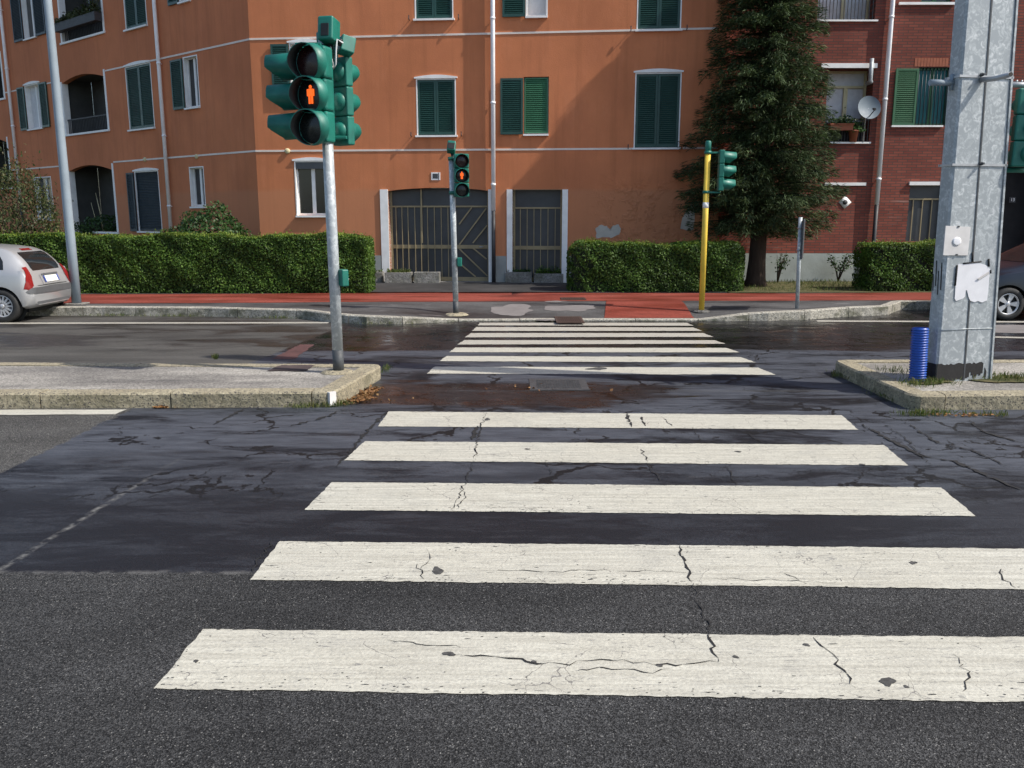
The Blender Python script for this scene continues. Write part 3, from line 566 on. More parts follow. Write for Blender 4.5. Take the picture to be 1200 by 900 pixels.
# road covers and gratings
def rect_on_ground(px, z=0): return [G(*q, z) for q in px]
def grate(name, label, px, zf, mat, bars, framew=.03):
    q = rect_on_ground(px, .1); zc = zf(sum(p.x for p in q) / 4, sum(p.y for p in q) / 4)
    x0, x1 = (q[0].x + q[3].x) / 2, (q[1].x + q[2].x) / 2; y0, y1 = (q[0].y + q[1].y) / 2, (q[2].y + q[3].y) / 2
    t = thing(name, label, 'drain grate', ((x0 + x1) / 2, y0, zc)); h = .012
    zz = lambda x, y: zf(x, y) + .004
    m = MB(); 
    for k in range(bars):
        x = x0 + framew + (x1 - x0 - 2 * framew) * (k + .5) / bars; w = (x1 - x0) / bars * .28
        m.hexa([(x - w, y0 + framew, zz(x, y0) - .002), (x + w, y0 + framew, zz(x, y0) - .002), (x + w, y1 - framew, zz(x, y1) - .002), (x - w, y1 - framew, zz(x, y1) - .002), (x - w, y0 + framew, zz(x, y0) + h), (x + w, y0 + framew, zz(x, y0) + h), (x + w, y1 - framew, zz(x, y1) + h), (x - w, y1 - framew, zz(x, y1) + h)])
    m.build('bars', mat, t)
    m = MB()
    for (ax, bx, ay, by) in ((x0, x1, y0, y0 + framew), (x0, x1, y1 - framew, y1), (x0, x0 + framew, y0 + framew, y1 - framew), (x1 - framew, x1, y0 + framew, y1 - framew)):
        m.hexa([(ax, ay, zz(ax, ay) - .003), (bx, ay, zz(bx, ay) - .003), (bx, by, zz(bx, by) - .003), (ax, by, zz(ax, by) - .003), (ax, ay, zz(ax, ay) + h), (bx, ay, zz(bx, ay) + h), (bx, by, zz(bx, by) + h), (ax, by, zz(ax, by) + h)])
    m.build('frame', mat, t)
    m = MB(); m.poly([(x0, y0, zz(x0, y0) + .001), (x1, y0, zz(x1, y0) + .001), (x1, y1, zz(x1, y1) + .001), (x0, y1, zz(x0, y1) + .001)]); m.build('pit', M['dark'], t)
grate('drain_grate', 'rusty brown drain grate in the sidewalk right beside the dropped kerb', ((650, 374), (683, 374), (683, 367.5), (652, 367.5)), zs, M['rust'], 12)
grate('drain_grate', 'narrow dark drain grate at the edge of the red bike path', ((656, 355.5), (686, 355.5), (686, 352.8), (658, 352.8)), zs, M['rust'], 12, .02)
q = rect_on_ground(((624, 457), (688, 457), (684, 445), (627, 445)))
t = thing('manhole_cover', 'rectangular ribbed iron cover set in the wet road between the two sets of stripes', 'manhole cover', ((q[0].x + q[1].x) / 2, q[0].y, 0))
x0, x1, y0, y1 = q[0].x, q[1].x, q[0].y, q[2].y; m = MB(); m.box(((x0 + x1) / 2, (y0 + y1) / 2, .003), (x1 - x0 - .05, y1 - y0 - .05, .008))
for i in range(16):
    for j in range(10): m.box((x0 + .05 + (x1 - x0 - .1) * (i + .5) / 16, y0 + .05 + (y1 - y0 - .1) * (j + .5) / 10, .0085), (.022, .022, .006))
m.build('lid', M['iron'], t); m = MB()
for c, d in ((((x0 + x1) / 2, y0, .003), (x1 - x0 + .06, .05, .010)), (((x0 + x1) / 2, y1, .003), (x1 - x0 + .06, .05, .010)), ((x0, (y0 + y1) / 2, .0025), (.05, y1 - y0 - .05, .009)), ((x1, (y0 + y1) / 2, .0025), (.05, y1 - y0 - .05, .009))): m.box(c, d)
m.build('frame', M['iron'], t)

# ------------------------------------------------------------------ buildings
class Face:
    def __init__(s, P, ang):   # ang: direction (world, degrees) of increasing u, seen by the viewer as to the right
        s.P = Vector((P.x, P.y, 0)); a = R(ang); s.D = Vector((math.cos(a), math.sin(a), 0)); s.N = Vector((math.sin(a), -math.cos(a), 0))
    def w(s, u, z, d=0.0): return s.P + s.D * u + s.N * d + Vector((0, 0, z))
    def px(s, px, py):
        d = ray(px, py); C = Vector((0, 0, CAM_H)); t = (s.P - C).dot(s.N) / d.dot(s.N); q = C + d * t; return (q - s.P).dot(s.D), q.z
    def rect(s, x0, y0, x1, y1):   # photo rectangle measured at its middle lines -> u0, u1, z0, z1
        ym, xm = (y0 + y1) / 2, (x0 + x1) / 2; return (s.px(x0, ym)[0], s.px(x1, ym)[0], s.px(xm, y1)[1], s.px(xm, y0)[1])
    def box(s, mb, u0, u1, z0, z1, d0, d1):
        mb.hexa([s.w(u0, z0, d1), s.w(u1, z0, d1), s.w(u1, z0, d0), s.w(u0, z0, d0), s.w(u0, z1, d1), s.w(u1, z1, d1), s.w(u1, z1, d0), s.w(u0, z1, d0)])
    def wall(s, mb, u0, u1, z0, z1, holes, dep=.2):
        us = sorted({u0, u1, *[min(max(h[i], u0), u1) for h in holes for i in (0, 1)]}); zz = sorted({z0, z1, *[min(max(h[i], z0), z1) for h in holes for i in (2, 3)]})
        for i in range(len(us) - 1):
            for j in range(len(zz) - 1):
                cu, cz = (us[i] + us[i + 1]) / 2, (zz[j] + zz[j + 1]) / 2
                if any(h[0] < cu < h[1] and h[2] < cz < h[3] for h in holes): continue
                mb.poly([s.w(us[i], zz[j]), s.w(us[i + 1], zz[j]), s.w(us[i + 1], zz[j + 1]), s.w(us[i], zz[j + 1])])
        for h in holes:
            a, b, c, d = h[:4]; e = h[4] if len(h) > 4 else dep
            for p, q in (((a, c), (a, d)), ((a, d), (b, d)), ((b, d), (b, c)), ((b, c), (a, c))):
                mb.poly([s.w(*p), s.w(*q), s.w(*q, -e), s.w(*p, -e)])
    def leaf(s, mb, u0, u1, z0, z1, d, slats=True, th=.035, fw=.05):
        s.box(mb, u0, u0 + fw, z0, z1, d, d + th); s.box(mb, u1 - fw, u1, z0, z1, d, d + th)
        zm = z0 + (z1 - z0) * .47
        s.box(mb, u0 + fw, u1 - fw, z0, z0 + fw * 1.3, d, d + th); s.box(mb, u0 + fw, u1 - fw, z1 - fw, z1, d, d + th)
        z = z0 + fw * 1.3 + .012
        while z < z1 - fw - .02:
            a, b = u0 + fw, u1 - fw; g = .030
            mb.hexa([s.w(a, z, d + th * .95), s.w(b, z, d + th * .95), s.w(b, z + .006, d + th * .95), s.w(a, z + .006, d + th * .95), s.w(a, z + g, d + .004), s.w(b, z + g, d + .004), s.w(b, z + g + .006, d + .004), s.w(a, z + g + .006, d + .004)])
            z += .046
        s.box(mb, u0 + fw, u1 - fw, z0 + .02, z1 - .02, d - .006, d + .002)

def sill(f, r, root, w=.06, d=.07, mat='white'):
    m = MB(); f.box(m, r[0] - w, r[1] + w, r[2] - .045, r[2] - .002, -.05, d); return m
def add_window(f, root, r, kind, bg='dark', shut='shutter', leafL=True, leafR=False, arched=True, border=True, lw=None, trim=True, framecol='white', curtains=False, dep=.2, closedmat=None):
    u0, u1, z0, z1 = r; m = MB()
    fw = .055; dd = -dep + .03
    if kind == 'closed':
        b = .028
        for a in ((u0 + .001, u0 + b, z0, z1), (u1 - b, u1 - .001, z0, z1), (u0 + b, u1 - b, z1 - b, z1 - .001)): f.box(m, *a, -.10, .004)
        wobj = m.build('window', M['white'], root); um = (u0 + u1) / 2
        for k, (a, b2) in enumerate(((u0 + b + .006, um - .003), (um + .003, u1 - b - .006))):
            ms = MB(); f.leaf(ms, a, b2, z0 + .015, z1 - b - .006, -.05); ms.build('shutter', M[shut], wobj)
        mb = MB(); f.box(mb, u0 + .002, u1 - .002, z0 + .002, z1 - .002, -dep, -dep + .01); mb.build('pane', M['dark'], wobj)
    else:
        fr = 'white' if framecol == 'white' else framecol
        for a in ((u0, u0 + fw, z0, z1), (u1 - fw, u1, z0, z1), (u0 + fw, u1 - fw, z1 - fw, z1), (u0 + fw, u1 - fw, z0, z0 + fw)): f.box(m, a[0] + .001, a[1] - .001, a[2] + .001, a[3] - .001, dd, dd + .06)
        if u1 - u0 > .55: uc = (u0 + u1) / 2; f.box(m, uc - .045, uc + .045, z0 + fw, z1 - fw, dd, dd + .055)
        wobj = m.build('window', M[fr], root)
        mp = MB(); f.box(mp, u0 + fw, u1 - fw, z0 + fw, z1 - fw, dd + .012, dd + .026); mp.build('pane', M['curtain'] if bg == 'curtain' else M['teal'] if bg == 'teal' else M['glass'], wobj)
        if border:
            mb = MB(); b = .03
            for a in ((u0 + .001, u0 + b, z0 + .001, z1 - .001), (u1 - b, u1 - .001, z0 + .001, z1 - .001), (u0 + b, u1 - b, z1 - b, z1 - .002)): f.box(mb, *a, dd + .061, .007)
            mb.build('window_border', M['white'], wobj)
        if closedmat:
            ms = MB(); f.leaf(ms, u0 + .02, u1 - .02, z0 + .02, z1 - .02, -.06, fw=.03); ms.build('blind', M[closedmat], wobj)
        w = lw or (u1 - u0) * .52
        if leafL: ms = MB(); f.leaf(ms, u0 - w, u0 - .01, z0 - .01, z1 - .03, .02); ms.build('shutter', M[shut], wobj)
        if leafR: ms = MB(); f.leaf(ms, u1 + .01, u1 + w, z0 - .01, z1 - .03, .02); ms.build('shutter', M[shut], wobj)
    if trim:
        sill(f, r, root, .03 if kind == 'closed' else .0).build('sill', M['white'], wobj)
        if arched:
            ml = MB(); n = 8
            for k in range(n):
                a, b = k / n, (k + 1) / n; ha, hb = .035 + .05 * math.sin(PI * a), .035 + .05 * math.sin(PI * b); ua, ub = u0 - .04 + (u1 - u0 + .08) * a, u0 - .04 + (u1 - u0 + .08) * b
                ml.hexa([f.w(ua, z1 + .001, .035), f.w(ub, z1 + .001, .035), f.w(ub, z1 + .001, -.03), f.w(ua, z1 + .001, -.03), f.w(ua, z1 + ha, .035), f.w(ub, z1 + hb, .035), f.w(ub, z1 + hb, -.03), f.w(ua, z1 + ha, -.03)])
            ml.build('lintel', M['white'], wobj)
    return wobj

P0 = G(575, 331, .16); FR = Face(P0, -5.0)
uL, _ = FR.px(296, 110); uR, _ = FR.px(841, 272); TOP = 15.5
corner = FR.w(uL, 0); WG = Face(corner, 140.0 - 180.0)      # u runs towards the corner (to the right in view), corner at u = 0
orange = thing('apartment_building', 'orange rendered apartment building with green louvred shutters behind the hedges', 'building', (P0.x, P0.y, .16))
brick_b = None
# --- front wing openings
FW = dict(w1=FR.rect(485.5, -50, 531, 22), w2=FR.rect(616, -45, 642, 19), w3=FR.rect(747, -50, 799.5, 34.5), w4=FR.rect(340, 50, 376, 117), w5=FR.rect(488, 92, 534.5, 158.5), w6=FR.rect(613.5, 90, 643, 157), w7=FR.rect(743.5, 85, 797.5, 173), w8=FR.rect(346, 188.5, 386, 252.5))
gz0 = .165; gu0, gu1 = FR.px(456, 280)[0], FR.px(572.5, 280)[0]; su0, su1 = FR.px(600.5, 280)[0], FR.px(658.5, 280)[0]; gz1 = FR.px(515, 220)[1]; sz1 = FR.px(630, 222)[1]
holes = [(*FW[k], .2) for k in FW] + [(gu0, gu1, gz0, gz1, .32), (su0, su1, gz0, sz1, .32)]
# upper storeys outside the frame repeat the rhythm
for k in ('w1', 'w2', 'w3'):
    r = FW[k]
    for s_ in (1, 2): FW[k + str(s_)] = (r[0], r[1], r[2] + 2.72 * s_, r[3] + 2.72 * s_); holes.append((*FW[k + str(s_)], .2))
m = MB(); FR.wall(m, uL, uR, .1, TOP, holes)
m.poly([FR.w(uR, .1), FR.w(uR, .1, -8), FR.w(uR, TOP, -8), FR.w(uR, TOP)]); m.build('front_wall', M['plaster'], orange)
for k, r in FW.items():
    b = k[:2]
    if b in ('w1', 'w3', 'w5', 'w7'): add_window(FR, orange, r, 'closed')
    elif b == 'w2': add_window(FR, orange, r, 'open', 'curtain', lw=FR.px(615, 9)[0] - FR.px(588, 9)[0], arched=False)
    elif b == 'w4': add_window(FR, orange, r, 'open', lw=FR.px(340, 80)[0] - FR.px(319, 80)[0], leafR=True)
    elif b == 'w6': add_window(FR, orange, r, 'open', lw=FR.px(614, 120)[0] - FR.px(587, 120)[0], closedmat='shutter2', arched=False, border=False)
    elif b == 'w8': w8 = add_window(FR, orange, r, 'open', leafL=False, arched=True)
u0, u1, z0, z1 = FW['w8']; m = MB(); FR.box(m, u0 + .003, u1 - .003, z1 - .19, z1 - .003, -.13, -.02); m.build('blind_box', M['bumper'], w8)
# string courses
for (a, b) in (((292, 46), (841, 33.2)), ((300, 177), (741, 174.3)), ((800, 173.6), (841, 173.3))):
    m = MB(); ua, za = FR.px(*a); ub, zb = FR.px(*b)
    if a[0] < 301: ua = uL
    m.hexa([FR.w(ua, za - .022, .012), FR.w(ub, zb - .022, .012), FR.w(ub, zb - .022, -.002), FR.w(ua, za - .022, -.002), FR.w(ua, za + .022, .012), FR.w(ub, zb + .022, .012), FR.w(ub, zb + .022, -.002), FR.w(ua, za + .022, -.002)]); m.build('string_course', M['line'], orange)
# plinth
zp = FR.px(588, 300)[1]
for a, b in ((uL, gu0 - .21), (gu1 + .16, su0 - .15), (su1 + .16, uR)): m = MB(); FR.box(m, a, b, .1, zp, -.02, .025); m.build('plinth', M['plinth'], orange)
# gate jambs
for a, b, y1 in ((447, 456, 222), (572.5, 578.5, 222), (594, 600.5, 222), (658.5, 665, 222)):
    m = MB(); ua, ub = FR.px(a, 280)[0], FR.px(b, 280)[0]; FR.box(m, ua, ub, .14, FR.px((a + b) / 2, y1)[1], -.30, .03); m.build('gate_jamb', M['white'], orange)
# gate leaves
def gate(name, u0, u1, z0, z1, verticals, diag):
    m = MB(); D0 = -.25; ft = .06
    zt = z0 + (z1 - z0) * .805; zm = z0 + (z1 - z0) * .375
    B = lambda a, b, c, d, e=.0, t=.04: FR.box(m, a, b, c, d, D0 + e, D0 + t + e)
    B(u0 + .005, u0 + .05, z0, z1 - .005); B(u1 - .05, u1 - .005, z0, z1 - .005); B(u0 + .05, u1 - .05, zt - .02, zt + .02); B(u0 + .05, u1 - .05, zm - .045, zm + .045); B(u0 + .05, u1 - .05, z0 + .01, z0 + .11)
    g = m.build(name, M['gatebar'], orange); m = MB()
    for u, a, b, w in verticals: FR.box(m, u - w, u + w, a, b, D0 + .042, D0 + .06)
    for (ua, za, ub, zb) in diag:
        d = Vector((ub - ua, zb - za)).normalized() * .016; n = (-d.y, d.x)
        m.hexa([FR.w(ua + n[0], za + n[1], D0 + .066), FR.w(ub + n[0], zb + n[1], D0 + .066), FR.w(ub + n[0], zb + n[1], D0 + .044), FR.w(ua + n[0], za + n[1], D0 + .044), FR.w(ua - n[0], za - n[1], D0 + .066), FR.w(ub - n[0], zb - n[1], D0 + .066), FR.w(ub - n[0], zb - n[1], D0 + .044), FR.w(ua - n[0], za - n[1], D0 + .044)])
    m.build('grille', M['gatebar'], g); m = MB()
    FR.box(m, u0 + .002, u1 - .002, z0 + .002, z1 - .003, D0 - .03, D0 - .004); m.build('glass_panel', M['gateglass'], g); return g, zt, zm
gw = gu1 - gu0; vx = []; zt_ = gz0 + (gz1 - gz0) * .805; um_ = lambda px: FR.px(px, 290)[0]
vv = [(um_(x), gz0 + .11, zt_, .008) for x in (463, 470, 477, 485, 492, 500, 508, 516, 524)] + [(um_(493), zt_ - .9, gz1, .02), (um_(532), gz0 + .1, zt_, .02)]
zz = lambda py: FR.px(550, py)[1]
dg = [(um_(537), zz(263), um_(552), zz(243)), (um_(537), zz(287), um_(569), zz(244)), (um_(553), zz(285), um_(570), zz(264)), (um_(537), zz(292), um_(570), zz(324)), (um_(553), zz(291), um_(569), zz(304)), (um_(538), zz(310), um_(556), zz(325))]
g1, _, zmg = gate('gate', gu0, gu1, gz0, gz1, vv, dg); m = MB(); hu = um_(565); m.tube([FR.w(hu, zmg, -.2), FR.w(hu, zmg, -.15), FR.w(hu - .09, zmg, -.15)], .012, 8); m.build('handle', M['steel'], g1)
vv = [(um_(x), gz0 + .11, gz0 + (sz1 - gz0) * .805, .008) for x in (609, 617, 625, 633, 641.5, 650)]
gate('gate', su0, su1, gz0, sz1, vv, [])
# shallow arched head over the gates
for a, b, zt2 in ((gu0, gu1, gz1),):
    m = MB(); n = 12
    for k in range(n):
        p, q = k / n, (k + 1) / n; fa, fb = (1 - math.sin(PI * p) ** .7) * .075, (1 - math.sin(PI * q) ** .7) * .075; ua, ub = a + (b - a) * p, a + (b - a) * q
        if max(fa, fb) < .003: continue
        m.hexa([FR.w(ua, zt2 - fa - .002, .002), FR.w(ub, zt2 - fb - .002, .002), FR.w(ub, zt2 - fb - .002, -.2), FR.w(ua, zt2 - fa - .002, -.2), FR.w(ua, zt2 + .01, .002), FR.w(ub, zt2 + .01, .002), FR.w(ub, zt2 + .01, -.2), FR.w(ua, zt2 + .01, -.2)])
    m.build('gate_arch', M['plaster'], orange)
# doorstep, downpipe, hooks, lamp disc, tile, bare plaster
for a, b in ((gu0, gu1), (su0, su1)): m = MB(); FR.box(m, a - .05, b + .05, .1, gz0 + .006, -.3, .10); m.build('doorstep', M['concrete'], orange)
def downpipe(f, root, ptop, pbot, zdark, r, segs=None):
    u1_, z1_ = f.px(*ptop); u0_, z0_ = f.px(*pbot); um = (u0_ + u1_) / 2 if segs is None else None; m = MB()
    ub, ut = (u0_, u1_) if segs else (um, um)
    m.tube([f.w(ub, z0_, .09), f.w(ut, z1_ + 0, .09), f.w(ut, TOP, .09)], r, 12)
    p = m.build('downpipe', M['pvc'], root); m = MB()
    z = z0_ + .6
    while z < TOP: uu = ub + (ut - ub) * min(1, (z - z0_) / (z1_ - z0_)); m.tube([f.w(uu, z, .09), f.w(uu, z + .05, .09)], r * 1.18, 12); m.tube([f.w(uu, z + .02, .09), f.w(uu, z + .02, 0)], .012, 6); z += 1.9
    m.build('collar', M['pvc'], p); m = MB(); m.tube([f.w(ub, .17, .09), f.w(ub, z0_ - .0, .09)], r * .92, 12); m.build('cast_iron_foot', M['pipebase'], p)
downpipe(FR, orange, (577, 0), (579.5, 247), 0, .052)
for r in (FW['w1'], FW['w3'], FW['w5'], FW['w7']):
    for u in (r[0] - .13, r[1] + .13): m = MB(); p = FR.w(u, r[2] - .02, 0); m.tube([p, p + FR.N * .10, p + FR.N * .10 + Vector((0, 0, .06))], .010, 6); m.box(p + FR.N * .09 + Vector((0, 0, .05)), (.02, .02, .09)); m.build('shutter_hook', M['pipebase'], orange)
def walldisc(f, px, py, root, r=.065):
    m = MB(); u, z = f.px(px, py); Mx = Matrix.Translation(f.w(u, z, 0)) @ f.N.to_track_quat('Z', 'Y').to_matrix().to_4x4(); m.lathe([(r, 0), (r, .03), (r * .8, .045), (0, .05)], Mx, 20); m.build('junction_cap', M['cream'], root)
walldisc(FR, 337, 177, orange)
u0, u1, z0, z1 = FR.rect(505.5, 202, 516, 211); m = MB(); FR.box(m, u0, u1, z0, z1, -.002, .012); tl = m.build('wall_tile', M['white'], orange)
m = MB(); FR.box(m, u0 + .035, u1 - .06, z0 + .035, z1 - .03, .012, .016); m.build('tile_centre', M['collar'], tl); m = MB(); FR.box(m, u1 - .05, u1 - .03, z0 + .01, z1 - .01, .012, .015); m.build('tile_bar', M['pipebase'], tl)
def flake(f, pts, root, name='bare_plaster_patch', mat='flake'):
    q = [f.px(*p) for p in pts]; q2 = []
    for i in range(len(q)):
        a, b = Vector(q[i]), Vector(q[(i + 1) % len(q)])
        for k in range(4): p = a.lerp(b, k / 4); q2.append((p.x + random.uniform(-.012, .012), p.y + random.uniform(-.012, .012)))
    o = MB(); cu = sum(a for a, b in q2) / len(q2); cz = sum(b for a, b in q2) / len(q2); vs_ = [f.w(a, b, .006) for a, b in q2] + [f.w(cu, cz, .006)] + [f.w(a, b, -.002) for a, b in q2]; n = len(q2)
    o.add(vs_, [[k, (k + 1) % n, n] for k in range(n)] + [[k, (k + 1) % n, n + 1 + (k + 1) % n, n + 1 + k] for k in range(n)]); o.build(name, M[mat], root)
flake(FR, [(698, 268), (703, 263.5), (711, 265), (716, 270), (718, 265), (724, 263), (728, 268), (726, 275), (716, 279), (708, 278), (699, 279)], orange)
flake(FR, [(797, 268), (800, 255), (805, 245), (811, 238), (814, 250), (813, 269), (805, 270)], orange)

# --- side wing (recedes to the left)
W = {}
def wr(k, x0, y0, x1, y1): W[k] = WG.rect(x0, y0, x1, y1)
wr('l1', 24, -55, 39, 46); wr('l2', 66, -70, 119, 45); wr('l3', 144, -50, 170, 33); wr('l4', 208, -60, 222, 2); wr('l5', 31, 98, 49, 151); wr('l6', 73, 86, 126, 155); wr('l7', 149, 75, 179, 151); wr('l8', 216, 65, 233, 126)
wr('l9', 82, 193, 136, 271); wr('l10', 160, 200, 188, 271); wr('l11', 223, 195, 240, 242); wr('l0', 42, 207, 62, 257); wr('la', -25, 63, 4, 118); wr('lb', -20, 162, 12, 220)
deep = {'l2': 1.0, 'l6': 1.0, 'l9': 1.0, 'la': .8, 'lb': .8}
m = MB(); uw0 = -26.0; WG.wall(m, uw0, 0, .1, TOP, [(*W[k], .18 if k in deep else .2) for k in W]); m.build('side_wall', M['plaster2'], orange)
for k in ('l3', 'l7'): add_window(WG, orange, W[k], 'closed', border=True)
for k, sc, lw, lR, bg in (('l1', 'shutter_blue', .75, True, 'dark'), ('l5', 'shutter', .55, True, 'curtain'), ('l8', 'shutter', .58, False, 'dark'), ('l4', 'shutter', .5, False, 'dark'), ('l10', 'shutter_blue', .42, False, 'dark')):
    add_window(WG, orange, W[k], 'open', bg, sc, True, lR, arched=(k in ('l5', 'l10')), lw=lw, closedmat='shutter_blue' if k == 'l10' else None)
for k in ('l11', 'l0'): add_window(WG, orange, W[k], 'open', leafL=False, arched=False)
def loggia(k, rail=None):
    u0, u1, z0, z1 = W[k]; dp = deep[k]; m = MB(); j = .10
    WG.box(m, u0 + .003, u0 + j, z0, z1 - .1, -.18, .012); WG.box(m, u1 - j, u1 - .003, z0, z1, -.18, .012); WG.box(m, u0 - .02, u1 + .02, z0 - .06, z0 - .002, -.1, .05)
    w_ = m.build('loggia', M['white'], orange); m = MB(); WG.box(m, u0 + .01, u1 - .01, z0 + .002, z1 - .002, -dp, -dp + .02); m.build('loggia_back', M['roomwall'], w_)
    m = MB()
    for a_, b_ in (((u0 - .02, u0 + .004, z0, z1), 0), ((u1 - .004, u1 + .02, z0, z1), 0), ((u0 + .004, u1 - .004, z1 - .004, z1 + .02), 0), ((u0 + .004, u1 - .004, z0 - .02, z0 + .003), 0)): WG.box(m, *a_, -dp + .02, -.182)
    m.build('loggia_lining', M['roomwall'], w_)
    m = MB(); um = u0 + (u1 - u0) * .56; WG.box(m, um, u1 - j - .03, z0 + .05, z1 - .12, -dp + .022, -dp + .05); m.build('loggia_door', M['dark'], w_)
    m = MB(); n = 8
    for q in range(n):
        a, b = q / n, (q + 1) / n; fa, fb = (1 - math.sin(PI * (a * .85 + .1))) * .25, (1 - math.sin(PI * (b * .85 + .1))) * .25; ua, ub = u0 + (u1 - u0) * a, u0 + (u1 - u0) * b
        m.hexa([WG.w(ua, z1 - fa - .001, .001), WG.w(ub, z1 - fb - .001, .001), WG.w(ub, z1 - fb - .001, -.18), WG.w(ua, z1 - fa - .001, -.18), WG.w(ua, z1 + .01, .001), WG.w(ub, z1 + .01, .001), WG.w(ub, z1 + .01, -.18), WG.w(ua, z1 + .01, -.18)])
    m.build('loggia_arch', M['plaster2'], w_)
    if rail:
        m = MB(); WG.box(m, u0 + j, u1 - j, z0 + rail, z0 + rail + .04, -.10, -.06)
        nb = int((u1 - u0) / .11)
        for q in range(nb): uu = u0 + j + (u1 - u0 - 2 * j) * (q + .5) / nb; WG.box(m, uu - .008, uu + .008, z0, z0 + rail, -.09, -.07)
        m.build('railing', M['pipebase'], w_)
    return w_
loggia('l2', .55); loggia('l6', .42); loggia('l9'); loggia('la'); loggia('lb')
for (a, b) in (((5, 102), (292, 46)), ((26, 200), (299, 177))):
    za = FR.px(*b)[1]; cuts = sorted([uw0, 0] + [W[k][i] for k in W for i in (0, 1) if W[k][2] - .03 < za < W[k][3] + .08])
    for i in range(0, len(cuts) - 1, 2): m = MB(); WG.box(m, cuts[i] + .04 * (i > 0), cuts[i + 1] - .04 * (i + 2 < len(cuts)), za - .022, za + .022, -.002, .012); m.build('string_course', M['line'], orange)
downpipe(WG, orange, (184, 5), (204, 268), 0, .05); downpipe(WG, orange, (5, 20), (27, 235), 0, .05)
walldisc(WG, 170.5, 187, orange); walldisc(WG, 231, 183.5, orange)
m = MB(); m.poly([WG.w(uw0, TOP), WG.w(0, TOP), FR.w(uR, TOP), FR.w(uR, TOP, -8), WG.w(uw0, TOP, -8)]); m.build('roof', M['pipebase'], orange)

# --- red brick building
BP = G(945, 329, .16); BR = Face(BP, 0.0); ub0 = BR.px(836, 272)[0]; 
brick_b = thing('apartment_building', 'red brick apartment building on the right with pale plinth and satellite dish', 'building', (BP.x, BP.y, .16))
B = dict(b1=BR.rect(960, -60, 1028, 23.5), b2=BR.rect(968, 80, 1021.5, 166.5), b3=BR.rect(1074, 79, 1112, 147), b4=BR.rect(1082, -55, 1118, 3), b5=BR.rect(1064, 217, 1104, 283), b6=BR.rect(1168, 192, 1215, 330))
m = MB(); BR.wall(m, ub0, 24, .1, TOP, [(*B[k], .5 if k in ('b1', 'b2', 'b6') else .16) for k in B]); m.build('brick_wall', M['brick'], brick_b)
zp = BR.px(970, 297)[1]; m = MB(); BR.box(m, ub0, B['b6'][0], .1, zp, -.02, .02); m.build('plinth', M['plinth2'], brick_b)
def slab(x0, x1, y0, y1, d=.06, name='lintel', mat='white'):
    u0, z1 = BR.px(x0, y0); u1, z0 = BR.px(x1, y1); m = MB(); BR.box(m, u0, u1, z0, z1, -.02, d); return m.build(name, M[mat], brick_b)
slab(962, 1027, 74.5, 80); slab(972, 1019.5, 166.5, 168.5, name='sill'); slab(958, 1028, 23.5, 25.5, name='sill'); slab(1044, 1104, 147, 149, name='sill'); slab(1053, 1118, 3, 6, name='sill'); slab(1065, 1100, 213, 217); slab(966, 1014, 214, 217.5)
def balcony_window(k, yrail=None):
    u0, u1, z0, z1 = B[k]; m = MB(); dd = -.48; fw = .06; zt = z1 - .38; um = u0 + (u1 - u0) * .55
    for a in ((u0, u0 + fw, z0, z1), (u1 - fw, u1, z0, z1), (u0 + fw, u1 - fw, z1 - fw, z1), (u0 + fw, u1 - fw, zt - .03, zt + .03), (um - .05, um + .05, z0, zt - .03)): BR.box(m, a[0] + .002, a[1] - .002, a[2] + .002, a[3] - .002, dd, dd + .06)
    w_ = m.build('balcony_window', M['cream'], brick_b); m = MB(); BR.box(m, u0 + .003, u1 - .003, z0 + .003, z1 - .003, dd - .02, dd + .01); m.build('curtain', M['curtain'], w_)
    m = MB(); zr = z0 + .52
    BR.box(m, u0 + .005, u1 - .005, zr, zr + .045, -.06, -.02)
    nb = 16
    for q in range(nb): uu = u0 + (u1 - u0) * (q + .5) / nb; BR.box(m, uu - .008, uu + .008, z0, zr, -.05, -.03)
    m.build('railing', M['pipebase'], w_); return w_
balcony_window('b1'); wb2 = balcony_window('b2')
u0, u1, z0, z1 = B['b2']; m = MB(); BR.box(m, u0 + .004, u1 - .004, z0 + .004, z0 + .5, -.30, -.28); m.build('balcony_panel', M['dark'], wb2)
w_ = add_window(BR, brick_b, B['b3'], 'open', 'teal', 'shutter3', True, False, arched=False, trim=False, border=False, lw=BR.px(1073, 115)[0] - BR.px(1046, 115)[0], framecol='shutter3', dep=.16)
u0, u1, z0, z1 = B['b3']; m = MB()
for q in range(9): uu = u0 + (u1 - u0) * (q + .5) / 9; m.tube([BR.w(uu, z0 + .01, -.05), BR.w(uu, z1 - .01, -.05)], .012, 6)
m.build('window_bars', M['shutter_blue'], w_)
add_window(BR, brick_b, B['b4'], 'open', 'dark', 'shutter3', False, False, arched=False, trim=False, border=False, framecol='shutter3')
u0, u1, z0, z1 = B['b5']; m = MB(); BR.box(m, u0 + .003, u1 - .003, z0 + .003, z1 - .003, -.15, -.13); g5 = m.build('window', M['gateglass'], brick_b); m = MB()
for px in (1071, 1082, 1093): uu = BR.px(px, 250)[0]; BR.box(m, uu - .012, uu + .012, z0 + .004, z1 - .36, -.10, -.08)
BR.box(m, u0 + .004, u1 - .004, z1 - .36, z1 - .32, -.105, -.075); m.build('window_grille', M['gatebar'], g5)
u0, u1, z0, z1 = B['b6']; m = MB(); BR.box(m, u0 + .004, u1 - .004, z0, z1 - .004, -.49, -.47); e6 = m.build('entrance', M['dark'], brick_b); m = MB()
uu, z5 = BR.px(1194, 234); BR.box(m, uu - .08, uu + .08, z5 - .07, z5 + .07, -.3, -.28); pl = m.build('number_board', M['pipebase'], e6)
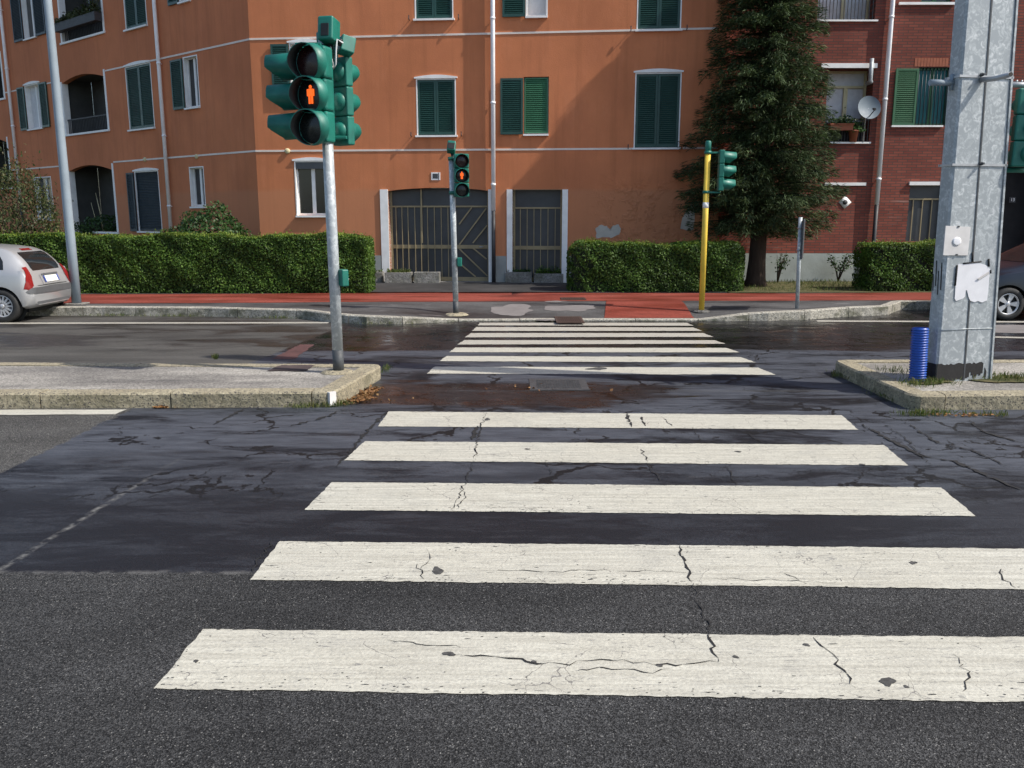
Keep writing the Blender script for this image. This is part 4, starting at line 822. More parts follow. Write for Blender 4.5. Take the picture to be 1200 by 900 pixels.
cu = bpy.data.curves.new('number', 'FONT'); cu.body = '13'; cu.size = .11; cu.align_x = 'CENTER'; cu.align_y = 'CENTER'; cu.extrude = .003
to = bpy.data.objects.new('number', cu); COL.objects.link(to); bpy.context.view_layer.update(); me = bpy.data.meshes.new_from_object(to.evaluated_get(bpy.context.evaluated_depsgraph_get())); bpy.data.objects.remove(to)
me.transform(Matrix.Translation(BR.w(uu, z5, -.275) - Vector(brick_b.location)) @ Matrix.Rotation(PI / 2, 4, 'X')); me.materials.clear(); me.materials.append(M['white']); to = bpy.data.objects.new('house_number', me); COL.objects.link(to); to.parent = pl
downpipe(BR, brick_b, (1043, 0), (1027, 240), 0, .055)
m = MB()     # soldier course over the shuttered window
us0 = BR.px(1072, 72)[0]; zA, zB = BR.px(1090, 78)[1], BR.px(1090, 68)[1]
for q in range(11): BR.box(m, us0 + q * .075, us0 + q * .075 + .066, zA, zB, -.02, .006)
m.build('soldier_course', M['terracotta'], brick_b)
u, z = BR.px(990, 237); m = MB(); Mx = Matrix.Translation(BR.w(u, z, 0)) @ BR.N.to_track_quat('Z', 'Y').to_matrix().to_4x4(); m.lathe([(.16, 0), (.16, .015), (0, .016)], Mx, 4); pl = m.build('wall_plate', M['white'], brick_b); m = MB(); m.lathe([(.06, .016), (.06, .03), (0, .032)], Mx, 16); m.build('plate_knob', M['pipebase'], pl)
m = MB(); m.poly([BR.w(ub0, TOP), BR.w(24, TOP), BR.w(24, TOP, -8), BR.w(ub0, TOP, -8)]); m.poly([BR.w(24, .1), BR.w(24, .1, -8), BR.w(24, TOP, -8), BR.w(24, TOP)]); m.build('roof', M['pipebase'], brick_b)
# flue pipe, dish
u, z = BR.px(1018, 97); u2, z2 = BR.px(1018.5, 70); m = MB(); m.tube([BR.w(u, z, -.1), BR.w(u, z, .14), BR.w(u2, z, .17), BR.w(u2, z2, .17)], .05, 12); fl = m.build('flue_pipe', M['galv'], brick_b)
u, z = BR.px(1012, 128); r = 13.5 * mpp(BP.y, z); ctr = BR.w(u, z, .34); dirv = Vector((.05, -1, .25)).normalized()
ds = thing('satellite_dish', 'grey satellite dish on a short mast in front of the brick balcony window', 'satellite dish', tuple(BR.w(u + .02, B['b2'][2], .05)))
Mx = Matrix.Translation(ctr) @ dirv.to_track_quat('Z', 'Y').to_matrix().to_4x4(); m = MB(); prof = [(0, -.05)] + [(r * k / 8, -.05 + .07 * (k / 8) ** 2) for k in range(1, 9)]; m.lathe(prof, Mx, 32); m.lathe([(a, b - .008) for a, b in prof[::-1]] + [], Mx, 32); m.build('reflector', M['dish'], ds)
m = MB(); bx = BR.w(u + .03, B['b2'][2], .05); m.tube([bx, bx + Vector((0, 0, z - B['b2'][2] - .1)), ctr - dirv * .05], .02, 8); m.build('mast', M['steel'], ds)
m = MB(); tip = ctr + dirv * .34 + Vector((0, 0, -.16)); m.tube([ctr - Vector((0, 0, r * .8)) + dirv * .01, tip], .012, 6); m.tube([tip, tip + (ctr - tip).normalized() * .09], .03, 10); m.build('feed_arm', M['pipebase'], ds)

# ------------------------------------------------------------------ vegetation
def hedge(name, label, x0, x1, y0, y1, z1, n_per=1500, mat='hedge', zb=.165, roundx=.0, group=None, dens=1.0, bare=None):
    t = thing(name, label, 'hedge', ((x0 + x1) / 2, (y0 + y1) / 2, zb), group)
    m = MB(); inn = .07; nx = max(3, int((x1 - x0) / .3))
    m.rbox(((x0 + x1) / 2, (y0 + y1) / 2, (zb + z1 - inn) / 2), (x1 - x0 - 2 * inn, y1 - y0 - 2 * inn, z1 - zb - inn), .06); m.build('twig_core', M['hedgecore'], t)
    faces = [('f', (x1 - x0) * (z1 - zb)), ('t', (x1 - x0) * (y1 - y0)), ('l', (y1 - y0) * (z1 - zb)), ('r', (y1 - y0) * (z1 - zb)), ('b', (x1 - x0) * (z1 - zb) * .35)]
    C, Nn, U = [], [], []
    ph = rng.uniform(0, 6.28, 4)
    for k, A in faces:
        n = int(A * n_per * dens); a = rng.random(n); b = rng.random(n)
        if k in 'fb': b = b ** .9
        dp = rng.exponential(.035, n) - .035
        if k == 'f': p = np.stack([x0 + a * (x1 - x0), y0 + dp, zb + b * (z1 - zb)], 1); nn = (0, -1, .35)
        elif k == 'b': p = np.stack([x0 + a * (x1 - x0), y1 - dp, zb + b * (z1 - zb)], 1); nn = (0, 1, .35)
        elif k == 't': p = np.stack([x0 + a * (x1 - x0), y0 + b * (y1 - y0), z1 - dp], 1); nn = (0, -.1, 1)
        elif k == 'l': p = np.stack([x0 + dp, y0 + a * (y1 - y0), zb + b * (z1 - zb)], 1); nn = (-1, 0, .35)
        else: p = np.stack([x1 - dp, y0 + a * (y1 - y0), zb + b * (z1 - zb)], 1); nn = (1, 0, .35)
        C.append(p); Nn.append(np.tile(nn, (n, 1)))
    C = np.concatenate(C); Nn = np.concatenate(Nn)
    wob = .030 * np.sin(C[:, 0] * 2.1 + ph[0]) + .022 * np.sin(C[:, 0] * 5.3 + ph[1] + C[:, 2] * 3) + .018 * np.sin(C[:, 0] * 11 + C[:, 2] * 7 + ph[2])
    C[:, 2] += wob * np.clip((C[:, 2] - zb) / (z1 - zb), 0, 1); C[:, 1] += wob * np.sin(C[:, 2] * 5 + ph[3]) * 1.2
    if roundx:   # round the ends
        e = np.clip(np.maximum((x0 + roundx - C[:, 0]) / roundx, (C[:, 0] - x1 + roundx) / roundx), 0, 1); C[:, 2] = zb + (C[:, 2] - zb) * (1 - .14 * e ** 2); yc = (y0 + y1) / 2; C[:, 1] = yc + (C[:, 1] - yc) * (1 - .35 * e ** 2)
    if bare is not None:
        keep = rng.random(len(C)) < np.where(bare(C), .28, 1.0); C, Nn = C[keep], Nn[keep]
    leaf_mesh('foliage', C, Nn, rng.uniform(.014, .032, len(C)), M[mat], t, .6, flop=.8)
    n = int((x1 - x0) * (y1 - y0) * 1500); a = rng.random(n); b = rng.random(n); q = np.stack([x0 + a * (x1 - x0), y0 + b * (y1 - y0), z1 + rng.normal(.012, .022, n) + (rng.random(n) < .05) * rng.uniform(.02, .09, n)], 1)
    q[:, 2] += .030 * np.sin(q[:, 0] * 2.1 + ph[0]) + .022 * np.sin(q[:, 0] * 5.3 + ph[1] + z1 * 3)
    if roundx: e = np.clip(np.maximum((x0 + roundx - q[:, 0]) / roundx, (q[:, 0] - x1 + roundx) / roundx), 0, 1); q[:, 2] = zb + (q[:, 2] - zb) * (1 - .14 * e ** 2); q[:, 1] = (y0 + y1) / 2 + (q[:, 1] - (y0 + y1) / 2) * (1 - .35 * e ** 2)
    leaf_mesh('sunlit_top_leaves', q, np.tile((0, -.3, 1), (n, 1)), rng.uniform(.014, .032, n), M['suntop'], t, .5, ups=np.tile((0, 0, 1.), (n, 1)) + rng.normal(0, .6, (n, 3)))  # top layer of leaves, the sun's brightening painted into their colour
    return t
hY = G(200, 344, zw).y
hedge('hedge', 'long clipped green hedge behind the silver car and grey lamp post', -17, G(431, 344, zw).x - .02, hY + .05, hY + 1.05, V(200, 278.5, hY).z, 3600)
hY2 = G(760, 342.5, zw).y
hedge('hedge', 'clipped green hedge between the narrow gate and the spruce trunk', G(668, 342, zw).x, G(868, 341, zw).x, hY2 + .05, hY2 + 1.0, V(760, 287.5, hY2).z, 3600, roundx=.3, bare=lambda C: (C[:, 0] < G(668, 342, zw).x + .55 + .25 * np.sin(C[:, 2] * 9)) & (C[:, 2] < 1.25) & (np.sin(C[:, 0] * 23 + C[:, 2] * 17) > -.3))
hY3 = G(1060, 342, zw).y
hedge('hedge', 'small square hedge in front of the brick wall left of the steel pylon', G(1020, 342, zw).x, 10.6, hY3 + .05, hY3 + 1.0, V(1060, 287, hY3).z, 3200, bare=lambda C: (np.sin(C[:, 0] * 9 + C[:, 2] * 11) > .55))

def bush(name, label, c, rx, ry, rz, n, mat, size=(.03, .06), cat='bush', wild=0.0, cone=0.0):
    t = thing(name, label, cat, tuple(c)); m = MB()
    for k in range(7):
        a = 2 * PI * k / 7; m.tube([c, Vector(c) + Vector((math.cos(a) * rx * .3, math.sin(a) * ry * .3, rz * .9)), Vector(c) + Vector((math.cos(a) * rx * .65, math.sin(a) * ry * .65, rz * 1.5))], [.03, .02, .008], 6)
    m.build('branches', M['trunk'], t)
    d = rng.normal(0, 1, (n, 3)); d /= np.linalg.norm(d, axis=1)[:, None]; rr = 1 - rng.exponential(.12, n); rr = np.clip(rr, .25, 1)
    lum = 1 + .10 * np.sin(d[:, 0] * 5 + 1) + .09 * np.sin(d[:, 2] * 6 + d[:, 0] * 7) + .07 * np.sin(d[:, 1] * 9 + 2) + wild * rng.normal(0, 1, n) ** 2 * .15
    p = d * rr[:, None] * lum[:, None] * np.array([rx, ry, rz]) + np.array(c) + np.array([0, 0, rz * .95])
    p[:, 2] = np.maximum(p[:, 2], c[2] + .02)
    ups = d * .5 + np.array([0, 0, 1.0]) + rng.normal(0, .5, (n, 3)) if wild else None
    leaf_mesh('foliage', p, d, rng.uniform(*size, n), M[mat], t, .45 if wild else .6, ups=ups); return t
bp = V(245, 277, 21.0); bush('bush', 'rounded green bush above the hedge beside the narrow window', Vector((bp.x, 21.0, .17)), 1.02, .8, .92, 5200, 'bush', (.03, .055))
bp = V(18, 277, 21.2); bush('shrub', 'loose olive green shrub rising above the hedge behind the silver car', Vector((bp.x, 21.2, .17)), 1.0, .9, 1.36, 11000, 'shrub', (.02, .055), 'shrub', .45)
u0, u1, z0, z1 = W['l9']; q = WG.w((u0 + u1) / 2, z0 - .3, -.25)
t = bush('potted_plant', 'leafy plant growing on the ground floor loggia with bare canes', Vector((q.x, q.y, z0 - .35)), .95, .35, .42, 1700, 'bush', (.03, .06), 'plant')
for dx, h in ((-.35, 1.2), (.02, 1.5), (.08, 1.35)): m = MB(); m.tube([q + WG.D * dx, q + WG.D * (dx - .12) + Vector((0, 0, h * .6)), q + WG.D * (dx - .3) + Vector((0, 0, h))], .008, 5); m.build('cane', M['cream'], t)
# planter trough on the upper loggia
u0, u1, z0, z1 = W['l2']; t = thing('flower_box', 'dark flower box with trailing plants on the upper left loggia rail', 'flower box', tuple(WG.w((u0 + u1) / 2, z0 + .3, .1)))
m = MB(); WG.box(m, u0 + .1, u1 - .08, z0 + .28, z0 + .52, .02, .24); m.build('trough', M['pipebase'], t)
n = 1100; a = rng.random(n); P_ = np.array([list(WG.w(u0 + .1 + (u1 - u0 - .18) * q, z0 + .52 + max(0, random.gauss(.08, .09)) * (.5 + q), .13 + random.gauss(0, .07))) for q in a]); leaf_mesh('foliage', P_, np.tile((0, 0, 1), (n, 1)), rng.uniform(.03, .06, n), M['shrub'], t)

# planter pots on the brick balcony
u0, u1, z0, z1 = B['b2']
for px, w, lab in ((992, .5, 'long terracotta trough of red flowers on the brick balcony'), (999.5, .26, 'round terracotta pot beside the satellite dish mast')):
    pass
def pot(name, label, f, u, z, d, r, h, trough=0):
    t = thing(name, label, 'flower pot', tuple(f.w(u, z, d))); m = MB()
    if trough: f.box(m, u - trough / 2, u + trough / 2, z, z + h, d - .08, d + .08); f.box(m, u - trough / 2 - .02, u + trough / 2 + .02, z + h, z + h + .03, d - .1, d + .1)
    else: m.lathe([(0, 0), (r * .7, 0), (r, h), (r * 1.1, h), (r * 1.1, h * 1.15), (r * .9, h * 1.15), (r * .85, h * .95), (0, h * .95)], Matrix.Translation(f.w(u, z, d)), 20)
    m.build('pot', M['terracotta'], t); n = 260; P_ = np.array([list(f.w(u + random.gauss(0, max(r, trough * .28)), z + h + abs(random.gauss(.05, .10)), d + random.gauss(0, .06))) for _ in range(n)])
    leaf_mesh('plant', P_, np.tile((0, -.5, 1), (n, 1)), rng.uniform(.025, .05, n), M['bush'], t); return t
pu, pz = BR.px(999, 165.5); pot('flower_pot', 'round terracotta pot on the brick balcony left of the satellite dish mast', BR, pu, B['b2'][2] + .003, .03, .115, .24)
pu, _ = BR.px(983, 160); pot('flower_box', 'long terracotta trough hung on the brick balcony railing beside the spruce', BR, pu, B['b2'][2] + .27, .09, .1, .13, .55)

# conifer: tapered trunk, drooping branches carrying needle sprays
tb = G(885, 335.5, zw); tree = thing('spruce_tree', 'tall dark green spruce tree in front of the two facades', 'tree', tuple(tb))
m = MB(); hgt = 9.0
m.tube([tb + Vector((0, 0, -.05)), tb + Vector((.0, 0, .15)), tb + Vector((.01, 0, .6)), tb + Vector((.03, 0, 1.6)), tb + Vector((.02, 0, 5)), tb + Vector((0, 0, 7)), tb + Vector((0, 0, hgt))], [.30, .23, .195, .175, .12, .06, .01], 14)
m.build('trunk', M['trunk'], tree)
C, Nn, U, SZ = [], [], [], []; mb = MB(); z = 1.38
def rad(z):   # crown radius by height above ground, from the outline in the photograph
    return float(np.interp(z, [1.3, 1.7, 2.4, 3.3, 4.3, 5.5, 6.5, 7.4, 8.3, 9.0], [1.40, 1.86, 1.90, 1.72, 1.54, 1.32, 1.22, .9, .45, .1]))
while z < hgt - .3:
    nb = random.randint(8, 11); a0 = random.uniform(0, 6.28)
    for k in range(nb):
        az = a0 + 2 * PI * k / nb + random.uniform(-.25, .25); L_ = rad(z) * random.uniform(.74, 1.10) * (1.0 + .05 * math.cos(az + 2.6)); zb_ = z + random.uniform(-.12, .12); base = tb + Vector((0, 0, zb_)); d = Vector((math.cos(az), math.sin(az), 0))
        lift = .22 if z > 2.2 else .16
        pt = lambda t: base + d * (L_ * t) + Vector((0, 0, lift * L_ * (t - 1.35 * t * t + .25 * t ** 3)))
        mb.tube([pt(.05), pt(.5), pt(1.0)], [.022, .014, .004], 5, False)
        ns = int(L_ * 250); side = d.cross(Vector((0, 0, 1)))
        for _ in range(ns):
            t = random.random() ** .7; wv = (1 - t) * .42 * L_ * .8 + .10; sv_ = random.uniform(-1, 1); o = side * sv_ * wv
            p = pt(t) + o + d * (-abs(sv_) * .05) + Vector((0, 0, random.gauss(-.05, .06) - .10 * abs(sv_)))
            C.append(p); dr = (d * .75 + side * sv_ * .7 + Vector((0, 0, random.uniform(-.75, .05)))); U.append(dr); Nn.append(Vector((random.gauss(0, .35), random.gauss(0, .35), 1))); SZ.append(random.uniform(.045, .10))
    z += random.uniform(.17, .24) if z < 8.5 else .34
mb.build('limbs', M['hedgecore'], tree)
leaf_mesh('crown', np.array([list(c) for c in C]), np.array([list(c) for c in Nn]), SZ, M['spruce'], tree, .15, ups=np.array([list(c) for c in U]), flop=.35)

def sapling(label, base, h, w, n, seed, bare=.0, name='sapling'):
    rr = random.Random(seed); t = thing(name, label, 'sapling', tuple(base)); m = MB(); tips = []
    for k in range(9):
        a = rr.uniform(0, 6.28); r = w * rr.uniform(.2, 1); p1 = base + Vector((math.cos(a) * r * .3, math.sin(a) * r * .2, h * .45)); p2 = base + Vector((math.cos(a) * r, math.sin(a) * r * .5, h * rr.uniform(.75, 1.05))); m.tube([base, p1, p2], [.018, .012, .005], 5); tips += [p1.lerp(p2, rr.random()) for _ in range(n // 9)]
    m.build('stems', M['trunk'], t); P_ = np.array([list(q) for q in tips]) + rng.normal(0, .05, (len(tips), 3)); leaf_mesh('foliage', P_, np.tile((0, -.4, 1), (len(P_), 1)), rng.uniform(.02, .04, len(P_)), M['bush'], t)
sapling('thin bare stemmed sapling just right of the spruce trunk', G(911, 331.5, zw), .72, .30, 160, 1)
sapling('low leafy sapling by the pale plinth left of the wooden stake', G(982, 330, zw), .68, .42, 300, 2)
b_ = G(1004.5, 330, zw); t = thing('wooden_stake', 'short grey stake in the verge in front of the pale plinth', 'stake', tuple(b_)); m = MB(); m.rbox(b_ + Vector((0, 0, .24)), (.05, .05, .50), .008); m.build('post', M['collar'], t); m = MB(); m.tube([b_ + Vector((0, 0, .40)), b_ + Vector((0, 0, .425))], .042, 10); m.build('tie_band', M['rubber'], t)

# grass of the verge, tufts at the kerbs, fallen leaves
def tuft_field(name, pts, hmin, hmax, mat, label, cat):
    n = len(pts); ups = np.tile((0, 0, 1.0), (n, 1)) + rng.normal(0, .35, (n, 3)); hs = rng.uniform(hmin, hmax, n); c = np.array(pts, float); c[:, 2] += hs * .8
    o = leaf_mesh(name, c, rng.normal(0, 1, (n, 3)) * np.array([1, 1, .1]), hs, M[mat], None, .10, ups=ups, flop=.2); tag(o, label, cat, kind='stuff'); return o
a = G(855, 342.5, zw); pts = []
for _ in range(6500):
    x = random.uniform(a.x, 12); y = random.uniform(a.y + .03, 22.15)
    if math.sin(x * 1.7 + 1) + math.sin(y * 3 + x) + random.gauss(0, .8) > -.4: pts.append((x, y, .168))
tuft_field('grass', pts, .02, .06, 'grass', 'thin patchy grass on the verge under the spruce', 'grass')
pts = []
def tufts(px, py, rx, ry, n, z=0.0):
    c = G(px, py, z)
    for _ in range(n): pts.append((c.x + random.gauss(0, rx), c.y + random.gauss(0, ry), z))
tufts(375, 477, .13, .025, 260); tufts(395, 475, .07, .03, 160); tufts(350, 478.5, .06, .02, 60); tufts(1075, 487, .10, .03, 230); tufts(1098, 486, .07, .02, 90); tufts(1145, 487, .10, .02, 90); tufts(1172, 488, .04, .02, 60)
tufts(452, 434, .03, .12, 110); tufts(1010, 448, .05, .15, 260); tufts(985, 441, .06, .12, 170); tufts(1035, 465, .05, .14, 120); tufts(1090, 449, .12, .06, 260, ZI); tufts(1075, 452, .08, .08, 140, ZI); tufts(1178, 444, .20, .10, 420, ZI); tufts(1050, 436, .10, .10, 140, ZI); tufts(252, 420, .02, .01, 40, 0); tufts(253, 421, .015, .015, 50, ZI)
tufts(130, 370.8, .35, .02, 160); tufts(210, 371.5, .35, .02, 160); tufts(325, 373.6, .3, .02, 200); tufts(440, 380.5, .3, .02, 90)
tuft_field('grass_tufts', pts, .012, .045, 'grass', 'weeds growing along the kerb joints of the road', 'grass')
pts = []; c = G(430, 462)
for _ in range(300): t_ = random.random(); p = G(415 + 27 * t_, 474 - 17 * t_); pts.append((p.x + random.gauss(0, .05), p.y + random.gauss(0, .06), .012 + random.uniform(0, .025)))
for (px, py, n, s_) in ((1035, 447, 40, .12), (192, 478.5, 22, .04), (1150, 487.5, 30, .12), (1110, 487, 20, .1), (640, 455, 14, .4), (455, 470, 12, .2)):
    for _ in range(n): p = G(px, py); pts.append((p.x + random.gauss(0, s_), p.y + random.gauss(0, s_ * .3), .008 + random.uniform(0, .01)))
o = leaf_mesh('fallen_leaves', np.array(pts), np.tile((0, 0, 1), (len(pts), 1)), rng.uniform(.012, .030, len(pts)), M['dryleaf'], None, .6, flop=.5); tag(o, 'brown fallen leaves gathered against the island kerb', 'leaves', kind='stuff')

# concrete planters by the gates
PG = 'concrete planters by the gates'
def planter(label, x0, x1, y1, plant, hpx=12.5):
    a, b = G(x0, y1, zw), G(x1, y1, zw); c = (a + b) / 2; t = thing('planter', label, 'planter', (c.x, c.y + .18, zw), PG); w = (b - a).length; h = hpx * mpp(c.y, .3)
    m = MB(); wt = .035
    m.rbox((c.x, c.y + wt / 2, zw + h / 2), (w, wt, h), .008); m.rbox((c.x, c.y + .36 - wt / 2, zw + h / 2), (w, wt, h), .008); m.rbox((c.x - w / 2 + wt / 2, c.y + .18, zw + h / 2), (wt, .36 - 2 * wt, h), .006); m.rbox((c.x + w / 2 - wt / 2, c.y + .18, zw + h / 2), (wt, .36 - 2 * wt, h), .006); m.build('trough', M['concrete'], t)
    m = MB(); m.box((c.x, c.y + .18, zw + h * .42), (w - 2 * wt, .36 - 2 * wt, h * .82)); m.build('soil', M['hedgecore'], t)
    if plant:
        n, hh, mat = plant; P_ = np.stack([c.x + rng.uniform(-.45, .45, n) * w, c.y + .18 + rng.uniform(-.14, .14, n), zw + h + np.abs(rng.normal(0, hh, n))], 1); leaf_mesh('plant', P_, np.tile((0, -.3, 1), (n, 1)), rng.uniform(.02, .045, n), M[mat], t, .4, ups=np.tile((0, 0, 1.), (n, 1)) + rng.normal(0, .5, (n, 3)))
planter('pale concrete planter half hidden by the end of the long hedge', 432, 448, 331.5, (40, .02, 'grass'))
planter('mossy concrete planter topped with short grass at the wide gate', 451, 482, 332, (300, .03, 'grass'))
planter('bare empty concrete planter, the palest, in front of the wide gate', 485, 515, 332, None)
planter('concrete planter with dark low foliage left in front of the narrow gate', 592, 623, 331.5, (240, .03, 'bush'))
planter('wide low concrete planter with bright green plants before the narrow gate', 626, 660, 331.8, (330, .06, 'hedge'), 11)

# ------------------------------------------------------------------ signals and posts
def head(parent, pos, yaw, sp, rad_, visor, lit=None, dome=True, w=None, n=3, mirror=1):
    """signal head; pos = centre of the housing front, faces -Y turned by yaw about z"""
    Mx = Matrix.Translation(pos) @ Matrix.Rotation(yaw, 4, 'Z'); w = w or rad_ * 2.35; h = sp * n; dpt = rad_ * .95; M3 = Matrix.Rotation(yaw, 3, 'Z')
    m = MB()
    for k in range(n):
        zc = (n / 2 - .5 - k) * sp; m.rbox(Mx @ Vector((0, dpt / 2, zc)), (w, dpt, sp * .985), rad_ * .16, M3, 3)
    if dome:
        for k in range(n):
            zc = (n / 2 - .5 - k) * sp; Mz = Mx @ Matrix.Translation((0, dpt * .95, zc)) @ Matrix.Rotation(-PI / 2, 4, 'X'); m.lathe([(rad_ * .98 * math.cos(a), rad_ * .75 * math.sin(a)) for a in np.linspace(0, PI / 2, 8)], Mz, 20)
    hs = m.build('signal_head', M['sig'], parent)
    for k in range(n):
        zc = (n / 2 - .5 - k) * sp; A = Mx @ Matrix.Translation((0, -.004, zc)) @ Matrix.Rotation(PI / 2, 4, 'X')   # local z -> facing direction
        ml = MB(); ml.lathe([(rad_ * .93, 0), (rad_ * .6, .012), (0, .018)], A, 28); ln = ml.build('lens', M['lensred'] if k == 0 else M['lensblk'], hs)
        if lit == k:
            mf = MB(); s_ = rad_ * .94; B_ = A @ Matrix.Translation((0, 0, .024))
            def fb(x, z, wx, hz): mf.add([B_ @ Vector((x - wx / 2, z - hz / 2, 0)), B_ @ Vector((x + wx / 2, z - hz / 2, 0)), B_ @ Vector((x + wx / 2, z + hz / 2, 0)), B_ @ Vector((x - wx / 2, z + hz / 2, 0)), B_ @ Vector((x - wx / 2, z - hz / 2, .006)), B_ @ Vector((x + wx / 2, z - hz / 2, .006)), B_ @ Vector((x + wx / 2, z + hz / 2, .006)), B_ @ Vector((x - wx / 2, z + hz / 2, .006))], [(0, 1, 2, 3)[::-1], (4, 5, 6, 7), (0, 1, 5, 4), (1, 2, 6, 5), (2, 3, 7, 6), (3, 0, 4, 7)])
            fb(0, .12 * s_, .30 * s_, .42 * s_); fb(-.21 * s_, .10 * s_, .085 * s_, .40 * s_); fb(.21 * s_, .10 * s_, .085 * s_, .40 * s_); fb(-.09 * s_, -.32 * s_, .13 * s_, .46 * s_); fb(.09 * s_, -.32 * s_, .13 * s_, .46 * s_)
            mf.disc(.105 * s_, B_ @ Matrix.Translation((0, .44 * s_, .004)), 16); mf.build('lit_figure', M['lit'], hs)
        mv = MB(); r1 = rad_ * 1.04; N = 24; prof = []
        # cut-away visor: full at the top, shorter below
        for ring, rr_ in ((0, r1), (1, r1)):
            pass
        o = len(mv.v); th = rad_ * .045
        for j in range(N + 1):
            t = -PI / 2 + 2 * PI * j / N; up = (math.sin(t) + 1) / 2; Ln = visor * (.50 + .50 * min(1, max(0, up - .05) * 2.4)); drop = -visor * .10
            for rr_, zz_ in ((r1, -.01), (r1 * .98, Ln), (r1 * .98 - th, Ln), (r1 - th, -.01)):
                yy = rr_ * math.sin(t) + (drop * (zz_ / visor) if zz_ > 0 else 0); mv.v.append(tuple(A @ Vector((rr_ * math.cos(t), yy, zz_))))
        for j in range(N):
            for q in range(3):
                a_, b_2 = o + j * 4 + q, o + (j + 1) * 4 + q; mv.f.append([a_, b_2, b_2 + 1, a_ + 1]); mv.mi.append(1 if q == 2 else 0); mv.sm.append(q != 1)
        mv.build('visor', [M['sig'], M['sigdark']], hs)
    return hs

# near signal on the left island
tb_ = G(397, 436, ZI); YN = tb_.y; top_ = V(383.5, 158, YN); topz = V(379, 45, YN).z
nl = thing('traffic_light', 'large green traffic light cluster on a grey pole at the left island corner', 'traffic light', tuple(tb_), 'traffic lights at the crossing')
ax = lambda z: Vector((tb_.x + (top_.x - tb_.x) * (z - ZI) / (top_.z - ZI), YN, z))
pr = 6.3 * mpp(YN, 1.0); zc_ = V(394, 410, YN).z
m = MB(); m.tube([ax(zc_), ax(1.5), ax(topz)], [pr, pr, pr * .95], 18); m.build('pole', M['pole'], nl)
m = MB(); m.tube([ax(ZI), ax(zc_)], pr * 1.03, 18); m.build('pole_base', M['collar'], nl)
m = MB(); m.lathe([(.175, -.004), (.15, .012), (.12, .022), (.05, .026)], Matrix.Translation((tb_.x - .01, tb_.y, ZI)) @ Matrix.Diagonal((1.1, .9, 1, 1)), 11, False); m.build('footing', M['kerb'], nl)
pY = lambda px, py, Y: V(px, py, Y)
zA = (V(365, 52, YN).z + V(365, 165, YN).z) / 2; spA = (V(365, 52, YN - .25).z - V(365, 166, YN - .25).z) / 3
hA = V(366, 110, YN - .28); hA.z = V(366, 111, YN - .28).z
head(nl, hA, R(-20), spA, spA * .56, spA * .50, lit=1, dome=False, w=spA * 1.0)
hB = V(349, 112, YN + .02); head(nl, Vector((hB.x, YN + .05, hB.z)), R(-86), spA * .95, spA * .42, spA * .98, dome=False, w=spA * .92)
hC = V(404, 119, YN + .10); head(nl, Vector((hC.x, YN + .18, hC.z)), R(142), spA * .95, spA * .33, spA * .34, dome=True, w=spA * .80)
m = MB(); z_ = V(384, 164, YN).z; m.tube([ax(z_ - .03), ax(z_ + .03)], pr * 1.25, 16); m.rbox(ax(V(384, 161, YN).z) + Vector((-.12, -.12, 0)), (.3, .22, .035), .008); m.rbox(ax(V(384, 161, YN).z) + Vector((.10, .1, 0)), (.2, .2, .035), .008); m.build('bracket', M['sig'], nl)
m = MB(); z_ = V(380, 57, YN).z; m.tube([ax(z_ - .03), ax(z_ + .03)], pr * 1.25, 16); m.rbox(ax(z_) + Vector((-.10, -.12, 0)), (.26, .22, .035), .008); m.build('bracket', M['sig'], nl)
# strap of drilled profile on the right of the pole
m = MB(); pz0, pz1 = V(384, 160, YN).z, V(384, 62, YN).z; m.rbox(ax((pz0 + pz1) / 2) + Vector((.07, -.07, 0)), (.06, .03, pz1 - pz0), .006); m.build('mounting_rail', M['sig'], nl)
c_ = V(385.5, 36, YN - .12); m = MB(); q = mpp(YN, 3.7); m.rbox(c_, (19 * q, .20, 27 * q), .02, Matrix.Rotation(R(-12), 3, 'Z') @ Matrix.Rotation(R(-8), 3, 'X'), 3); bx = m.build('detector_box', M['sig'], nl)
m = MB(); RM = Matrix.Rotation(R(-12), 3, 'Z') @ Matrix.Rotation(R(-8), 3, 'X'); m.rbox(c_ + RM @ Vector((.0, -.101, -.02)), (9.5 * q, .012, 14 * q), .004, RM); m.build('detector_window', M['sigdark'], bx)
m = MB(); m.tube([c_ + Vector((0, .03, -.1)), c_ + Vector((0, .05, -.26)), ax(c_.z - .40)], .028, 10); m.build('detector_arm', M['sigdark'], nl)
c2 = V(405.5, 54, YN + .02); RM2 = Matrix.Rotation(R(28), 3, 'Z') @ Matrix.Rotation(R(14), 3, 'Y') @ Matrix.Rotation(R(-10), 3, 'X'); m = MB(); m.rbox(c2, (17 * q, .16, 19 * q), .012, RM2); bx = m.build('junction_box', M['sig'], nl)
m = MB(); m.tube([c2 + Vector((-.03, -.09, .03)), c2 + Vector((-.03, -.13, .03)), c2 + Vector((-.045, -.12, -.02))], .022, 10); m.build('cable_gland', M['sigdark'], bx)
m = MB(); w0 = c2 + Vector((-.0, -.16, .0)); m.tube([w0, w0 + Vector((-.05, -.03, .03)), w0 + Vector((-.07, -.02, -.08)), w0 + Vector((-.08, 0, -.20)), w0 + Vector((-.11, .02, -.24)), w0 + Vector((-.14, .04, -.18))], .009, 8); m.tube([w0 + Vector((-.13, .03, -.03)), w0 + Vector((-.125, .02, -.14)), w0 + Vector((-.11, .03, -.22))], .007, 8); m.build('cable', M['wire'], nl)
m = MB(); c3 = V(376, 46, YN); m.tube([Vector((c3.x, YN, c3.z - .12)), Vector((c3.x, YN, c3.z + .06))], .045, 12); m.build('cap_tube', M['sig'], nl)
